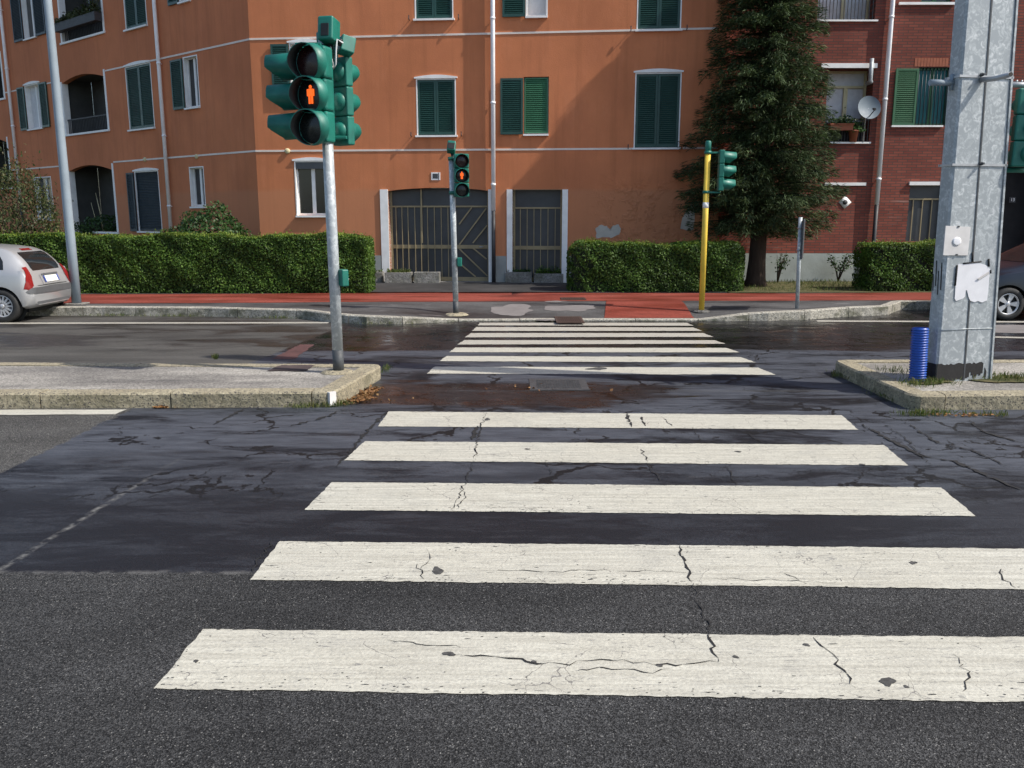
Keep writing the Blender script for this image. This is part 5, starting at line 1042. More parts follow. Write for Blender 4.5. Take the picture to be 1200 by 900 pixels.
# push button
pb = V(402.5, 325.5, YN - .03); q = mpp(YN, 1.2); m = MB(); m.rbox(pb, (8.5 * q, .10, 19.5 * q), .012, Matrix.Rotation(R(38), 3, 'Z')); bt = m.build('push_button_box', M['sig'], nl)
m = MB(); RM3 = Matrix.Rotation(R(38), 3, 'Z'); A = Matrix.Translation(pb + RM3 @ Vector((.0415, -.0, -.015))) @ Matrix.Rotation(R(38), 4, 'Z') @ Matrix.Rotation(PI / 2, 4, 'Y'); m.lathe([(.026, 0), (.026, .006), (.018, .006), (.018, 0)], A, 20)
for dz in (.06, -.07): m.box(pb + RM3 @ Vector((.043, 0, dz)), (.004, .03, .025), RM3)
m.build('button_marks', M['white'], bt)

# far pedestrian signal
fb = G(534.5, 365, .12); fb.z = zs(fb.x, fb.y); YF = fb.y; fl = thing('traffic_light', 'slim pedestrian signal on a grey pole in front of the wide gate', 'traffic light', tuple(fb), 'traffic lights at the crossing')
tp = V(529, 185, YF); axf = lambda z: Vector((fb.x + (tp.x - fb.x) * (z - fb.z) / (tp.z - fb.z), YF, z)); pr = 3.3 * mpp(YF, 1.5); q = mpp(YF, 2.6)
m = MB(); zd = V(534, 353, YF).z; m.tube([axf(zd), axf(tp.z)], pr, 16); m.build('pole', M['pole'], fl); m = MB(); m.tube([axf(fb.z - .02), axf(zd)], pr * 1.04, 16); m.build('pole_base', M['collar'], fl)
m = MB(); m.lathe([(.23, -.004), (.19, .02), (.15, .03), (.04, .034)], Matrix.Translation((fb.x, fb.y, fb.z)), 11, False); m.build('footing', M['kerb'], fl)
hF = V(541, 205.5, YF - .16); head(fl, hF, R(9), 16.4 * q, 8.1 * q, 7 * q, lit=1, dome=False, w=17.5 * q)
for py in (186, 226): m = MB(); z_ = V(535, py, YF).z; m.rbox(axf(z_) + Vector((.08, -.05, 0)), (.24, .12, .03), .006); m.tube([axf(z_ - .03), axf(z_ + .03)], pr * 1.25, 14); m.build('bracket', M['sig'], fl)
c_ = V(529, 172.5, YF - .06); RM = Matrix.Rotation(R(6), 3, 'Y') @ Matrix.Rotation(R(-24), 3, 'X'); m = MB(); m.rbox(c_, (9.5 * q, .16, 12 * q), .015, RM); bx = m.build('detector_box', M['sig'], fl); m = MB(); m.rbox(c_ + RM @ Vector((0, -.081, -.015)), (8 * q, .01, 7.5 * q), .004, RM); m.build('detector_window', M['sigdark'], bx)
m = MB(); m.tube([c_ + Vector((0, .04, -.06)), c_ + Vector((.03, .05, -.2)), axf(c_.z - .32)], .03, 10); m.build('detector_arm', M['sigdark'], fl)
pb = V(538.5, 307, YF - .02); m = MB(); m.rbox(pb, (5.5 * q, .11, 10.5 * q), .012); m.build('push_button_box', M['sig'], fl)

# yellow pole signal
yb = G(822, 363, .12); yb.z = zs(yb.x, yb.y); YY = yb.y; yl = thing('traffic_light', 'green signal head on a bright yellow pole beside the red ramp', 'traffic light', tuple(yb), 'traffic lights at the crossing')
q = mpp(YY, 2.6); pr = 3.4 * q; t1 = V(829.5, 180, YY); axy = lambda z: Vector((yb.x + (t1.x - yb.x) * (z - yb.z) / (t1.z - yb.z), YY, z))
m = MB(); m.tube([axy(yb.z), axy(t1.z)], pr, 16); m.build('pole', M['yellow'], yl); zt2 = V(830, 165, YY).z; m = MB(); m.tube([axy(t1.z), axy(zt2 - .02), axy(zt2)], [pr * 1.04, pr * 1.04, pr * .8], 16); m.build('pole_cap', M['sig'], yl)
m = MB(); z_ = V(826, 240.5, YY).z; m.tube([axy(z_ - .05), axy(z_ + .05)], pr * 1.04, 16); m.build('sticker_band', M['white'], yl)
hY_ = V(847.5, 200, YY); head(yl, Vector((hY_.x, YY - .02, hY_.z)), R(86), 15.6 * q, 6.4 * q, 13.5 * q, dome=False, w=13 * q)
for py in (179, 225.5): m = MB(); z_ = V(830, py, YY).z; p_ = axy(z_); m.tube([p_ - Vector((0, 0, .02)), p_ + Vector((0, 0, .03))], pr * 1.25, 14); m.rbox(p_ + Vector((.13, 0, 0)), (.24, .05, .03), .006); m.build('bracket', M['sig'], yl); m = MB(); m.lathe([(.17, -.004), (.14, .018), (.10, .026), (.04, .03)], Matrix.Translation((yb.x, yb.y, yb.z)), 11, False); m.build('footing', M['concrete'], yl)

# grey lamp post on the left
lb_ = G(90, 356.5, zw); m = MB(); lp = thing('lamp_post', 'tall plain grey lamp post on the sidewalk right behind the silver car', 'lamp post', tuple(lb_)); q = mpp(lb_.y, .5)
m.tube([lb_, lb_ + Vector((0, 0, 1.2)), lb_ + Vector((0, 0, 5)), lb_ + Vector((0, 0, 8.6))], [5.3 * q, 5.1 * q, 4.4 * q, 3.5 * q], 18)
m.build('shaft', M['lamp'], lp); m = MB(); top = lb_ + Vector((0, 0, 8.6)); m.tube([top - Vector((0, 0, .1)), top + Vector((0, -.1, .4)), top + Vector((0, -1.2, .75)), top + Vector((0, -2.0, .8))], .035, 10); am = m.build('arm', M['lamp'], lp)
m = MB(); m.rbox(top + Vector((0, -2.3, .8)), (.25, .6, .12), .04); m.build('lantern', M['collar'], lp); m = MB(); sz = V(77, 238, lb_.y).z; m.tube([(lb_.x, lb_.y, sz - .06), (lb_.x, lb_.y, sz + .06)], 4.95 * q, 18); m.build('sticker', M['white'], lp)
m = MB(); m.rbox(lb_ + Vector((0, 0, .012)), (.34, .34, .024), .006); m.build('base_plate', M['concrete'], lp)

# thin sign post seen edge-on
sb = G(934, 361.5, zw); q = mpp(sb.y, 1); sp_ = thing('sign_post', 'thin grey post with a dark sign seen edge on beside the spruce', 'sign', tuple(sb)); m = MB(); st_ = V(938, 256, sb.y); dx = (st_.x - sb.x) / (st_.z - sb.z)
m.tube([sb, Vector((sb.x + dx * (st_.z - sb.z), sb.y, st_.z + .02))], 2.3 * q, 12); m.build('post', M['pole'], sp_); z0, z1 = V(937, 303, sb.y).z, V(938, 257, sb.y).z; zm_ = (z0 + z1) / 2
m = MB(); m.rbox((sb.x + dx * (zm_ - sb.z) + .05, sb.y - .03, zm_), (.03, .50, z1 - z0), .008, Matrix.Rotation(R(-20), 3, 'Z')); sgn = m.build('sign_panel', M['collar'], sp_)
m = MB()
for zz_ in (z0 + .15, z1 - .15): m.tube([(sb.x + dx * (zz_ - sb.z), sb.y, zz_ - .02), (sb.x + dx * (zz_ - sb.z), sb.y, zz_ + .02)], 2.9 * q, 12)
m.build('clamp', M['steel'], sp_)

# ------------------------------------------------------------------ steel pylon with its fittings
YP = G(1120, 447, ZI).y; pyl = thing('steel_pylon', 'massive galvanised steel pylon standing on the right traffic island', 'pylon', (G(1125, 447, ZI).x, YP + .15, ZI))
def pc(py, x0, x1): return V(x0, py, YP), V(x1, py, YP)
# tapered box: front edges follow the photo, depth .30
fl0, fr0 = V(1096, 446, YP), V(1160.5, 446, YP); fl1, fr1 = V(1133, 0, YP), V(1192, 0, YP)
def fedge(z):
    t = (z - fl0.z) / (fl1.z - fl0.z); return fl0.x + (fl1.x - fl0.x) * t, fr0.x + (fr1.x - fr0.x) * t
ZT = 9.0; DP = .185
def ring(z):
    a, b = fedge(min(z, 5.5)); k = 0 if z <= 5.5 else (z - 5.5) * .004; a += k; b -= k; c = .02
    return [Vector(p) for p in ((a + c, YP, z), (b - c, YP, z), (b, YP + c, z), (b, YP + DP - c, z), (b - c, YP + DP, z), (a + c, YP + DP, z), (a, YP + DP - c, z), (a, YP + c, z))]
m = MB(); zsx = [ZI - .01, .5, 1.2, 2, 3, 4, 5.5, ZT]; o = 0
for z_ in zsx: m.v += [tuple(p) for p in ring(z_)]
for i in range(len(zsx) - 1):
    for k in range(8): k2 = (k + 1) % 8; m.f.append([i * 8 + k, i * 8 + k2, (i + 1) * 8 + k2, (i + 1) * 8 + k]); m.mi.append(0); m.sm.append(False)
m.f.append([(len(zsx) - 1) * 8 + k for k in range(8)]); m.mi.append(0); m.sm.append(False); m.build('shaft', M['galv'], pyl)
def fx(z, s_): a, b = fedge(z); return a + (b - a) * s_
m = MB()
for z0_, z1_ in ((ZI, 5.5),):
    s_ = .51; xa, xb = fx(z0_, s_), fx(z1_, s_ - .03); m.hexa([(xa - .007, YP - .006, z0_), (xa + .007, YP - .006, z0_), (xa + .007, YP + .004, z0_), (xa - .007, YP + .004, z0_), (xb - .007, YP - .006, z1_), (xb + .007, YP - .006, z1_), (xb + .007, YP + .004, z1_), (xb - .007, YP + .004, z1_)])
m.build('weld_seam', M['collar'], pyl); m = MB()
xa, xb = fx(ZI, 1), fx(5.5, 1); m.hexa([(xa - .012, YP - .012, ZI), (xa + .006, YP - .012, ZI), (xa + .006, YP + .02, ZI), (xa - .012, YP + .02, ZI), (xb - .012, YP - .012, 5.5), (xb + .006, YP - .012, 5.5), (xb + .006, YP + .02, 5.5), (xb - .012, YP + .02, 5.5)]); m.build('edge_flange', M['galv'], pyl)
# bitumen band at the foot
m = MB(); pts_t = []; n = 26
for k in range(n + 1):
    s_ = -.0 + .90 * k / n; z_ = ZI + .175 + random.uniform(-.012, .012) - max(0, (s_ - .80)) * 1.2 * random.uniform(.2, 1); x = fx(ZI, 0) + .004 + (fx(ZI, 1) - fx(ZI, 0)) * s_; pts_t.append((x, YP - .004, z_))
for k in range(n):
    a, b = pts_t[k], pts_t[k + 1]; cut = random.random() if k > n * .72 else 0; z0_ = ZI if k < n * .35 else ZI + random.uniform(0, .03) + (random.uniform(0, .06) if k > n * .6 else 0)
    if k > n * .88 and random.random() < .4: continue
    m.hexa([(a[0], a[1], z0_), (b[0], b[1], z0_), (b[0], YP + .003, z0_), (a[0], YP + .003, z0_), a, b, (b[0], YP + .003, b[2]), (a[0], YP + .003, a[2])])
xl = fx(ZI, 0); m.box((xl - .001, YP + .09, ZI + .09), (.008, .165, .18)); m.build('bitumen_band', M['black'], pyl)
def band(py, h=.022, name='clamp_band'):
    z_ = V(1150, py, YP).z; m = MB(); a, b = fedge(z_); e = .010
    for c, d in ((((a + b) / 2, YP - e / 2 - .002, z_), (b - a + .03, e, h)), (((a + b) / 2, YP + DP + e / 2, z_), (b - a + .03, e, h)), ((a - e / 2, YP + DP / 2, z_), (e, DP, h)), ((b + e / 2 + .007, YP + DP / 2, z_), (e, DP, h))): m.box(c, d)
    return m.build(name, M['steel'], pyl), z_
b1_, zb1 = band(89); b2_, zb2 = band(193)
def bolt(s_, z_, parent):
    m = MB(); x = fx(z_, s_); Mx = Matrix.Translation((x, YP - .012, z_)) @ Matrix.Rotation(PI / 2, 4, 'X'); m.lathe([(.018, 0), (.018, .02), (.011, .02), (.011, .05), (0, .052)], Mx, 8, False); m.build('bolt', M['collar'], parent)
for s_ in (.38,): bolt(s_, zb1 + .015, b1_)
bolt(.50, zb2 + .012, b2_)
m = MB(); x = fx(zb1, .40); m.tube([(x, YP - .01, zb1 - .03), (x + .035, YP - .14, zb1 - .035), (x + .06, YP - .30, zb1 - .02)], .025, 12); br_ = m.build('bracket_tube', M['steel'], pyl); m = MB(); m.tube([(x + .06, YP - .295, zb1 - .02), (x + .061, YP - .305, zb1 - .02)], .021, 12); m.build('tube_mouth', M['black'], br_)
m = MB(); a, _ = fedge(zb1); m.tube([(a - .0, YP + .10, zb1 - .05), (a - .22, YP + .10, zb1 - .055)], .030, 12); m.tube([(a - .012, YP + .10, zb1 - .12), (a - .012, YP + .10, zb1 + .03)], .018, 8); m.build('bracket_stub', M['lamp'], pyl)
# right hand bracket and the green signal head it carries
sgl = thing('traffic_light', 'green signal head bracketed to the right side of the steel pylon', 'traffic light', (fx(zb1, 1) + .30, YP + .12, V(1195, 198, YP).z), 'traffic lights at the crossing')
m = MB(); b = fx(zb1, 1); zc2 = V(1190, 95, YP).z; m.tube([(b, YP + .1, zc2), (b + .45, YP + .1, zc2)], .028, 12)
for k in range(5): m.tube([(b + .03 + k * .05, YP + .1, zc2 + .02), (b + .03 + k * .05, YP + .1, zc2 + .045)], .009, 6)
m.build('bracket_arm', M['steel'], sgl); m = MB(); b = fx(zb2, 1); zc3 = V(1190, 198, YP).z; m.tube([(b, YP + .1, zc3), (b + .4, YP + .1, zc3)], .025, 10); m.build('lower_arm', M['sig'], sgl)
c_ = V(1191, 148, YP - .02); hz = (V(1195, 102, YP).z - V(1195, 196, YP).z); head(sgl, Vector((c_.x + .17, YP + .02, c_.z)), R(165), hz / 3, hz / 3 * .40, .22, dome=True, w=.33)
# inspection plate, graffiti strokes
u_ = [V(*q_, YP) for q_ in ((1104.5, 299), (1133, 299.5), (1136.5, 266), (1107.5, 264.5))]
m = MB(); m.hexa([(p.x, YP - .012, p.z) for p in u_] + [(p.x, YP - .002, p.z) for p in u_]); ip = m.build('inspection_plate', M['plate'], pyl); m = MB(); cpt = V(1120, 283, YP); Mx = Matrix.Translation((cpt.x, YP - .012, cpt.z)) @ Matrix.Rotation(PI / 2, 4, 'X'); m.lathe([(.042, 0), (.042, .006), (.030, .008), (0, .008)], Mx, 18); m.build('lock_disc', M['paper'], ip)
for px, py in ((1122, 265.5), (1120, 298.5)): m = MB(); p = V(px, py, YP); m.box((p.x, YP - .014, p.z), (.02, .008, .015)); m.build('plate_screw', M['collar'], ip)
xx = lambda z: fx(z, 0)
for y_, z0_, z1_ in ((.03, V(1090, 340, YP).z, V(1090, 308, YP).z), (.07, V(1090, 346, YP).z, V(1090, 318, YP).z), (.11, V(1088, 336, YP).z, V(1088, 306, YP).z), (.145, V(1088, 342, YP).z, V(1088, 322, YP).z)):
    m = MB(); m.hexa([(xx(z0_) - .003, YP + y_ - .006, z0_), (xx(z0_) - .003, YP + y_ + .006, z0_), (xx(z0_) + .003, YP + y_ + .006, z0_), (xx(z0_) + .003, YP + y_ - .006, z0_), (xx(z1_) - .003, YP + y_ + .008, z1_), (xx(z1_) - .003, YP + y_ + .02, z1_), (xx(z1_) + .003, YP + y_ + .02, z1_), (xx(z1_) + .003, YP + y_ + .008, z1_)]); m.build('graffiti_stroke', M['black'], pyl)
zw_ = V(1120, 387, YP).z; a, b = fedge(zw_); m = MB(); m.tube([(a + .02, YP - .002, zw_ - .004), ((a + b) / 2, YP - .002, zw_ + .006), (b - .02, YP - .002, zw_ + .004)], .006, 6); m.build('weld_seam', M['galv'], pyl)
# torn paper
po = thing('torn_poster', 'torn white paper taped to the front of the steel pylon', 'poster', (V(1139, 330, YP).x, YP - .01, V(1139, 357, YP).z))
pts = [(1122, 310), (1133, 309), (1144, 308), (1154, 311), (1157.5, 314), (1160, 317), (1158.5, 326), (1157.5, 340), (1156, 353), (1150, 355.5), (1145, 353.5), (1141, 355), (1136, 353), (1134, 348), (1132.5, 341), (1131, 340), (1130, 348), (1128, 350), (1123, 352), (1119.5, 353), (1118, 350), (1119, 336), (1120.5, 322)]
fp = [V(*q_, YP) for q_ in pts]; m = MB(); n = len(fp); yo = lambda k: .008 + .006 * (fp[k].z < V(1139, 350, YP).z)
m.add([(p.x, YP - .008, p.z) for p in fp] + [(p.x, YP - .004, p.z) for p in fp], [list(range(n)), list(range(n, 2 * n))[::-1]] + [[k, n + k, n + (k + 1) % n, (k + 1) % n] for k in range(n)]); m.build('sheet', M['paper'], po)
m = MB(); p = V(1151, 324, YP); m.box((p.x, YP - .018, p.z), (.12, .004, .024), Matrix.Rotation(R(-33), 3, 'Y') @ Matrix.Rotation(R(14), 3, 'X')); m.build('torn_flap', M['plate'], po)
for a_, b_2 in (((1128, 309), (1149, 307)), ((1139, 296), (1139, 307)), ((1158, 304), (1158, 313)), ((1160, 317), (1160, 321)), ((1121, 311), (1118.5, 335))): m = MB(); p, r_ = V(*a_, YP), V(*b_2, YP); m.tube([(p.x, YP - .008, p.z), (r_.x, YP - .008, r_.z)], .008, 6); m.build('tape', M['black'], po)
# the pylon's front is turned 12 degrees to the right
TH = R(12); KW = YP / (math.cos(TH) * YP - math.sin(TH) * fedge(2.0)[1])
def turn(o):
    if o.type == 'MESH':
        off = ROOTW.get(o.parent, Vector((0, 0, 0)))
        for v in o.data.vertices:
            w_ = v.co + off; a = fedge(min(w_.z, 5.5))[0]; rx, ry = (w_.x - a) * KW, w_.y - YP
            v.co.x = a + rx * math.cos(TH) - ry * math.sin(TH) - off.x; v.co.y = YP + rx * math.sin(TH) + ry * math.cos(TH) - off.y
    for c_ in o.children: turn(c_)
bpy.context.view_layer.update()
for o in (pyl, po, sgl): turn(o)
# blue corrugated duct
bt_, bb = V(1078.5, 384, YP + .05), G(1075, 444, ZI); bb = Vector((V(1075.5, 444, YP + .02).x, YP + .03, ZI)); bp_ = thing('corrugated_pipe', 'blue corrugated plastic pipe sticking up beside the steel pylon', 'pipe', tuple(bb)); m = MB(); prof = []; Hh = (bt_ - bb).length; q = mpp(YP, .4); r0 = 9.2 * q; nr_ = 21
for k in range(nr_ * 4 + 1): prof.append((r0 + .0055 * (1 if (k % 4) in (1, 2) else -1), Hh * k / (nr_ * 4)))
Mx = Matrix.Translation(bb) @ (bt_ - bb).to_track_quat('Z', 'Y').to_matrix().to_4x4(); m.lathe(prof + [(r0 - .012, Hh), (r0 - .014, Hh - .12), (0, Hh - .12)], Mx, 28, True); m.build('tube', M['bluepipe'], bp_)
m = MB(); m.lathe([(r0 + .008, Hh - .075), (r0 + .008, Hh - .02)], Mx, 10, True, arc=(R(-120), R(-50))); m.build('tape_patch', M['plate'], bp_)
# earth at the pylon foot
m = MB(); blob(m, (V(1178, 444, YP).x + .05, YP + .12, ZI), .32, .22, .004, 30, .25, seed=21); blob(m, (V(1086, 447, YP).x, YP - .05, ZI), .22, .10, .006, 30, .25, seed=22); struct('bare_earth', m, M['soil'])

# ------------------------------------------------------------------ parked cars
def interp(st, x): xs_ = [s_[0] for s_ in st]; return [float(np.interp(x, xs_, [s_[k] for s_ in st])) for k in range(1, len(st[0]))]
def smooth_st(st, n):
    xs_ = np.array([s_[0] for s_ in st]); X = np.unique(np.concatenate([np.linspace(xs_[0], xs_[-1], n), xs_[0] + np.array([0, .015, .04, .08, .13, .2]), xs_[-1] - np.array([0, .015, .04, .08, .13])])); out = []
    for x in X:
        v = np.mean([interp(st, min(xs_[-1], max(xs_[0], x + d))) for d in (-.05, -.025, 0, .025, .05)], axis=0); out.append((x, *v))
    return out
def car(name, label, rear, st, belt, wheels, wr_, paint, spokes, hw):
    """heads towards -X; stations are distances from the rear: x, bottom, top, half width, roof half width"""
    t = thing(name, label, 'car', tuple(rear)); O = Vector(rear); S_ = smooth_st(st, 46); m = MB(); K = 0
    for x, zb, zt, w, wr2 in S_:
        zbt = min(belt(x), zt - .06); pr_ = [(0, zb), (w * .80, zb), (w * .95, zb + .05), (w * .995, zb + .16), (w, (zb + zbt) / 2), (w * .985, zbt - .10), (w * .955, zbt), ((w * .955 + wr2) / 2 + .012, (zbt + zt - .06) / 2), (wr2, max(zbt + .02, zt - .065)), (wr2 * .93, zt - .028), (wr2 * .78, zt - .010), (wr2 * .4, zt - .001), (0, zt)]
        full = pr_ + [(-a, b) for a, b in pr_[-2:0:-1]]; K = len(full); m.v += [tuple(O + Vector((-x, -a, b))) for a, b in full]
    for i in range(len(S_) - 1):
        for k in range(K): k2 = (k + 1) % K; m.f.append([i * K + k, (i + 1) * K + k, (i + 1) * K + k2, i * K + k2]); m.mi.append(0); m.sm.append(True)
    m.f.append(list(range(K))); m.f.append([(len(S_) - 1) * K + k for k in range(K)][::-1]); m.mi += [0, 0]; m.sm += [True, True]
    body = m.build('body', M[paint], t)
    bv = BVHTree.FromPolygons([Vector(v) for v in m.v], m.f)
    # wheel arches cut out of the body
    mc = MB()
    for wx in wheels:
        mc.lathe([(0, -2), (wr_ * 1.17, -2), (wr_ * 1.17, -hw + .22), (0, -hw + .22)], Matrix.Translation(O + Vector((-wx, 0, wr_))) @ Matrix.Rotation(-PI / 2, 4, 'X'), 36); mc.lathe([(0, hw - .22), (wr_ * 1.17, hw - .22), (wr_ * 1.17, 2), (0, 2)], Matrix.Translation(O + Vector((-wx, 0, wr_))) @ Matrix.Rotation(-PI / 2, 4, 'X'), 36)
    for msh in (mc,): cut = msh.build('cutter', M['rubber'], t)
    bmx = bmesh.new(); bmx.from_mesh(cut.data); bmesh.ops.remove_doubles(bmx, verts=bmx.verts[:], dist=1e-4); bmesh.ops.recalc_face_normals(bmx, faces=bmx.faces[:]); bmx.to_mesh(cut.data); bmx.free()
    bmx = bmesh.new(); bmx.from_mesh(body.data); bmesh.ops.recalc_face_normals(bmx, faces=bmx.faces[:]); bmx.to_mesh(body.data); bmx.free()
    md = body.modifiers.new('arch', 'BOOLEAN'); md.operation = 'DIFFERENCE'; md.object = cut; md.solver = 'EXACT'; bpy.context.view_layer.update()
    me = bpy.data.meshes.new_from_object(body.evaluated_get(bpy.context.evaluated_depsgraph_get())); body.modifiers.clear(); body.data = me; bpy.data.objects.remove(cut)
    me.materials.clear(); me.materials.append(M[paint])
    try: me.set_sharp_from_angle(angle=R(38))
    except Exception: pass
    def panel(nm, poly, axis, mat, off=.004, parent=body, step=.05, side=-1):
        P2 = []
        for i in range(len(poly)):
            a, b = Vector(poly[i]), Vector(poly[(i + 1) % len(poly)]); n = max(1, int((b - a).length / step)); P2 += [a.lerp(b, k / n) for k in range(n)]
        nb = len(P2); ed = [(k, (k + 1) % nb) for k in range(nb)]; x0, x1 = min(p.x for p in P2), max(p.x for p in P2); y0, y1 = min(p.y for p in P2), max(p.y for p in P2)
        def inside(p):
            c = False
            for i in range(nb):
                a, b = P2[i], P2[(i + 1) % nb]
                if (a.y > p.y) != (b.y > p.y) and p.x < (b.x - a.x) * (p.y - a.y) / (b.y - a.y) + a.x: c = not c
            return c
        Q = list(P2); yy = y0 + step * .6
        while yy < y1:
            xx_ = x0 + step * .6
            while xx_ < x1:
                p = Vector((xx_, yy))
                if inside(p) and min((p - q_).length for q_ in P2) > step * .4: Q.append(p)
                xx_ += step
            yy += step
        vs2, _, fs2, *_ = delaunay_2d_cdt(Q, ed, [list(range(nb))], 1, 1e-5); mp = MB(); pts3 = []; ok = []
        for p in vs2:
            if axis == 'side': o_, d_ = O + Vector((-p.x, side * 3, p.y)), Vector((0, -side, 0))
            elif axis == 'rear': o_, d_ = O + Vector((3, p.x, p.y)), Vector((-1, 0, 0))
            else: o_, d_ = O + Vector((-6, p.x, p.y)), Vector((1, 0, 0))
            h = bv.ray_cast(o_, d_)
            if h[0] is None: pts3.append(o_); ok.append(False)
            else:
                nn = h[1] if h[1].dot(d_) < 0 else -h[1]; pts3.append(h[0] + nn * off); ok.append(True)
        mp.add(pts3, [f_ for f_ in fs2 if all(ok[i] for i in f_)], True)
        return mp.build(nm, M[mat], parent)
    for sgn_ in (-1, 1):
        for wx in wheels:
            Mw = Matrix.Translation(O + Vector((-wx, sgn_ * (hw - .10), wr_))) @ Matrix.Rotation(PI / 2 if sgn_ < 0 else -PI / 2, 4, 'X'); r = wr_
            mw = MB(); mw.lathe([(r * .60, -.10), (r * .93, -.10), (r * .99, -.075), (r, -.04), (r, .04), (r * .99, .07), (r * .92, .092), (r * .74, .098), (r * .66, .085), (r * .655, .06)], Mw, 40); wo = mw.build('wheel', M['rubber'], t)
            mr_ = MB(); mr_.lathe([(r * .66, .082), (r * .61, .088), (r * .58, .06)], Mw, 36); mr_.lathe([(r * .17, .03), (r * .17, .072), (r * .10, .084), (0, .084)], Mw, 20)
            for k in range(spokes):
                a = 2 * PI * k / spokes; wa, wb = (r * .11, r * .055) if spokes > 6 else (r * .14, r * .17)
                pts_ = [(r * .13, -wa * .55), (r * .60, -wb), (r * .60, wb), (r * .13, wa * .55)]; ca, sa_ = math.cos(a), math.sin(a); q3 = [(x * ca - y * sa_, x * sa_ + y * ca) for x, y in pts_]; mr_.hexa([Mw @ Vector((x, y, .045)) for x, y in q3] + [Mw @ Vector((x, y, .076)) for x, y in q3])
            mr_.build('rim', M['rim'], wo); md_ = MB(); md_.disc(r * .64, Mw, 32, .035); md_.build('brake_disc', M['sigdark'], wo)
            ma = MB(); ma.disc(r * 1.165, Matrix.Translation(O + Vector((-wx, sgn_ * (hw - .215), wr_))) @ Matrix.Rotation(PI / 2, 4, 'X'), 32); ma.build('wheel_well', M['sigdark'], t)
    return t, body, panel

silv = Vector((-8.25, G(20, 378.5).y + .80, 0))
st = [(0, .30, .58, .60, .50), (.03, .255, .70, .69, .55), (.07, .235, .86, .745, .565), (.13, .225, .98, .775, .575), (.22, .215, 1.10, .79, .575), (.34, .21, 1.22, .80, .57), (.50, .20, 1.305, .80, .565), (.75, .19, 1.345, .805, .565), (1.2, .18, 1.38, .81, .57), (1.6, .18, 1.385, .81, .57), (2.0, .18, 1.33, .81, .57), (2.4, .18, 1.10, .81, .60), (2.75, .18, .93, .80, .64), (3.1, .19, .86, .77, .62), (3.4, .21, .74, .69, .55), (3.55, .25, .62, .60, .48), (3.6, .30, .52, .50, .40)]
st = [(a, b, c if c < .9 else .9 + (c - .9) * .88, d, e) for a, b, c, d, e in st]
ct, body, pan = car('parked_car', 'silver hatchback parked at the left kerb, seen from its rear corner', silv, st, lambda x: .88 + .03 * math.sin(min(1, x / 2) * PI / 2) if x < 2.6 else .80, (.50, 2.75), .285, 'silver', 14, .80)
pan('rear_window', [(-.44, .87), (.44, .87), (.47, .93), (.43, 1.155), (.38, 1.18), (-.38, 1.18), (-.43, 1.155), (-.47, .93)], 'rear', 'carglass')
pan('brake_light', [(-.17, 1.205), (.17, 1.205), (.16, 1.235), (-.16, 1.235)], 'rear', 'taillight', .006)
for s_ in (-1, 1):
    pan('taillight', [(s_ * .55, .94), (s_ * .64, .93), (s_ * .715, .76), (s_ * .755, .575), (s_ * .67, .545), (s_ * .605, .62), (s_ * .555, .78)], 'rear', 'taillight', .010)
    pan('side_window', [(.42, .90), (1.05, .905), (1.05, 1.22), (.70, 1.20), (.55, 1.15), (.46, 1.04)], 'side', 'carglass', side=s_)
    pan('door_window', [(1.12, .905), (2.15, .90), (1.85, 1.18), (1.65, 1.23), (1.12, 1.23)], 'side', 'carglass', side=s_)
    mm = MB(); mm.rbox(silv + Vector((-2.15, s_ * .87, .93)), (.10, .16, .10), .025); mm.build('wing_mirror', M['silver'], ct)
    pan('headlight', [(s_ * .42, .60), (s_ * .62, .62), (s_ * .60, .74), (s_ * .45, .70)], 'front', 'glass', .008)
    mm = MB(); mm.rbox(silv + Vector((-1.2, s_ * .815, .80)), (.16, .025, .03), .008); mm.build('door_handle', M['silver'], ct)
pan('windscreen', [(-.56, .98), (.56, .98), (.50, 1.22), (-.50, 1.22)], 'front', 'carglass')
pan('bumper_strip', [(-.74, .53), (-.70, .49), (0, .475), (.70, .49), (.74, .53), (.66, .585), (0, .60), (-.66, .585)], 'rear', 'bumper', .016)
pan('plate_recess', [(-.31, .625), (.31, .625), (.32, .80), (-.32, .80)], 'rear', 'silver', .008)
pan('hatch_seam', [(-.50, .612), (.50, .612), (.50, .619), (-.50, .619)], 'rear', 'sigdark', .006)
pan('hatch_grip', [(-.27, .775), (.27, .775), (.27, .805), (-.27, .805)], 'rear', 'bumper', .022)
np_ = pan('number_plate', [(-.20, .655), (.20, .655), (.20, .765), (-.20, .765)], 'rear', 'numberplate', .022); pan('plate_band', [(-.245, .655), (-.205, .655), (-.205, .765), (-.245, .765)], 'rear', 'plateblue', .0225, np_); pan('plate_band', [(.205, .655), (.245, .655), (.245, .765), (.205, .765)], 'rear', 'plateblue', .0225, np_)
pan('bumper_underside', [(-.60, .30), (.60, .30), (.56, .345), (-.56, .345)], 'rear', 'bumper', .006)
mm = MB(); mm.box(silv + Vector((-1.8, 0, .20)), (3.2, 1.0, .10)); mm.build('chassis', M['sigdark'], ct)

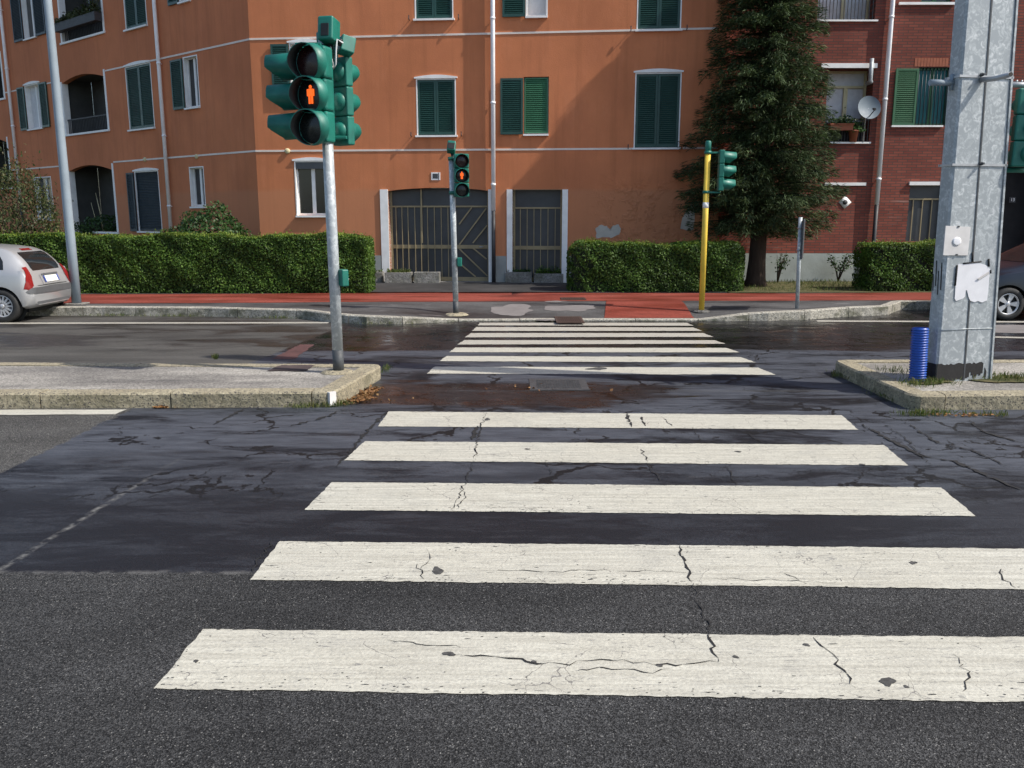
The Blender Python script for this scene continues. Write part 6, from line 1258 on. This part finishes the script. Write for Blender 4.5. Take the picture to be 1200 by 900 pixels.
dk = Vector((G(1178, 375).x + 3.42, G(1178, 375.5).y + .86, 0)); LT = 4.1
st2 = [(0, .32, .70, .62, .50), (.05, .26, .88, .74, .56), (.12, .24, .98, .79, .60), (.35, .22, 1.10, .83, .60), (.7, .20, 1.27, .85, .60), (1.2, .19, 1.39, .86, .60), (1.9, .18, 1.43, .86, .60), (2.3, .18, 1.39, .86, .61), (2.75, .18, 1.17, .86, .66), (3.1, .19, .98, .85, .70), (3.5, .20, .90, .82, .68), (3.85, .22, .78, .75, .60), (4.02, .26, .64, .66, .52), (4.1, .32, .54, .56, .45)]
ct2, body2, pan = car('parked_car', 'dark blue hatchback parked at the right kerb behind the steel pylon', dk, st2, lambda x: .92 if x < 2.7 else max(.62, .92 - (x - 2.7) * .16), (.72, 3.42), .285, 'darkcar', 5, .86)
for s_ in (-1, 1):
    pan('door_window', [(1.55, .95), (2.85, .935), (2.45, 1.24), (2.15, 1.325), (1.55, 1.34)], 'side', 'carglass', side=s_); pan('rear_side_window', [(.45, .97), (1.48, .955), (1.48, 1.335), (1.0, 1.30), (.65, 1.19)], 'side', 'carglass', side=s_)
    pan('side_indicator', [(3.07, .66), (3.15, .66), (3.15, .70), (3.07, .70)], 'side', 'orange_lens', .008, side=s_)
    pan('door_seam', [(2.985, .32), (2.993, .32), (2.953, .90), (2.945, .90)], 'side', 'sigdark', .002, side=s_)
    pan('taillight', [(s_ * .52, .70), (s_ * .70, .70), (s_ * .66, .92), (s_ * .55, .92)], 'rear', 'taillight', .008); pan('headlight', [(s_ * .40, .58), (s_ * .62, .60), (s_ * .60, .74), (s_ * .42, .70)], 'front', 'glass', .008)
    mm = MB(); mm.rbox(dk + Vector((-2.72, s_ * .94, .98)), (.12, .18, .11), .03); mm.build('wing_mirror', M['darkcar'], ct2)
pan('windscreen', [(-.62, 1.0), (.62, 1.0), (.54, 1.34), (-.54, 1.34)], 'front', 'carglass'); pan('rear_window', [(-.50, 1.0), (.50, 1.0), (.46, 1.26), (-.46, 1.26)], 'rear', 'carglass')
mm = MB(); mm.box(dk + Vector((-2.05, 0, .20)), (3.7, 1.0, .10)); mm.build('chassis', M['sigdark'], ct2)
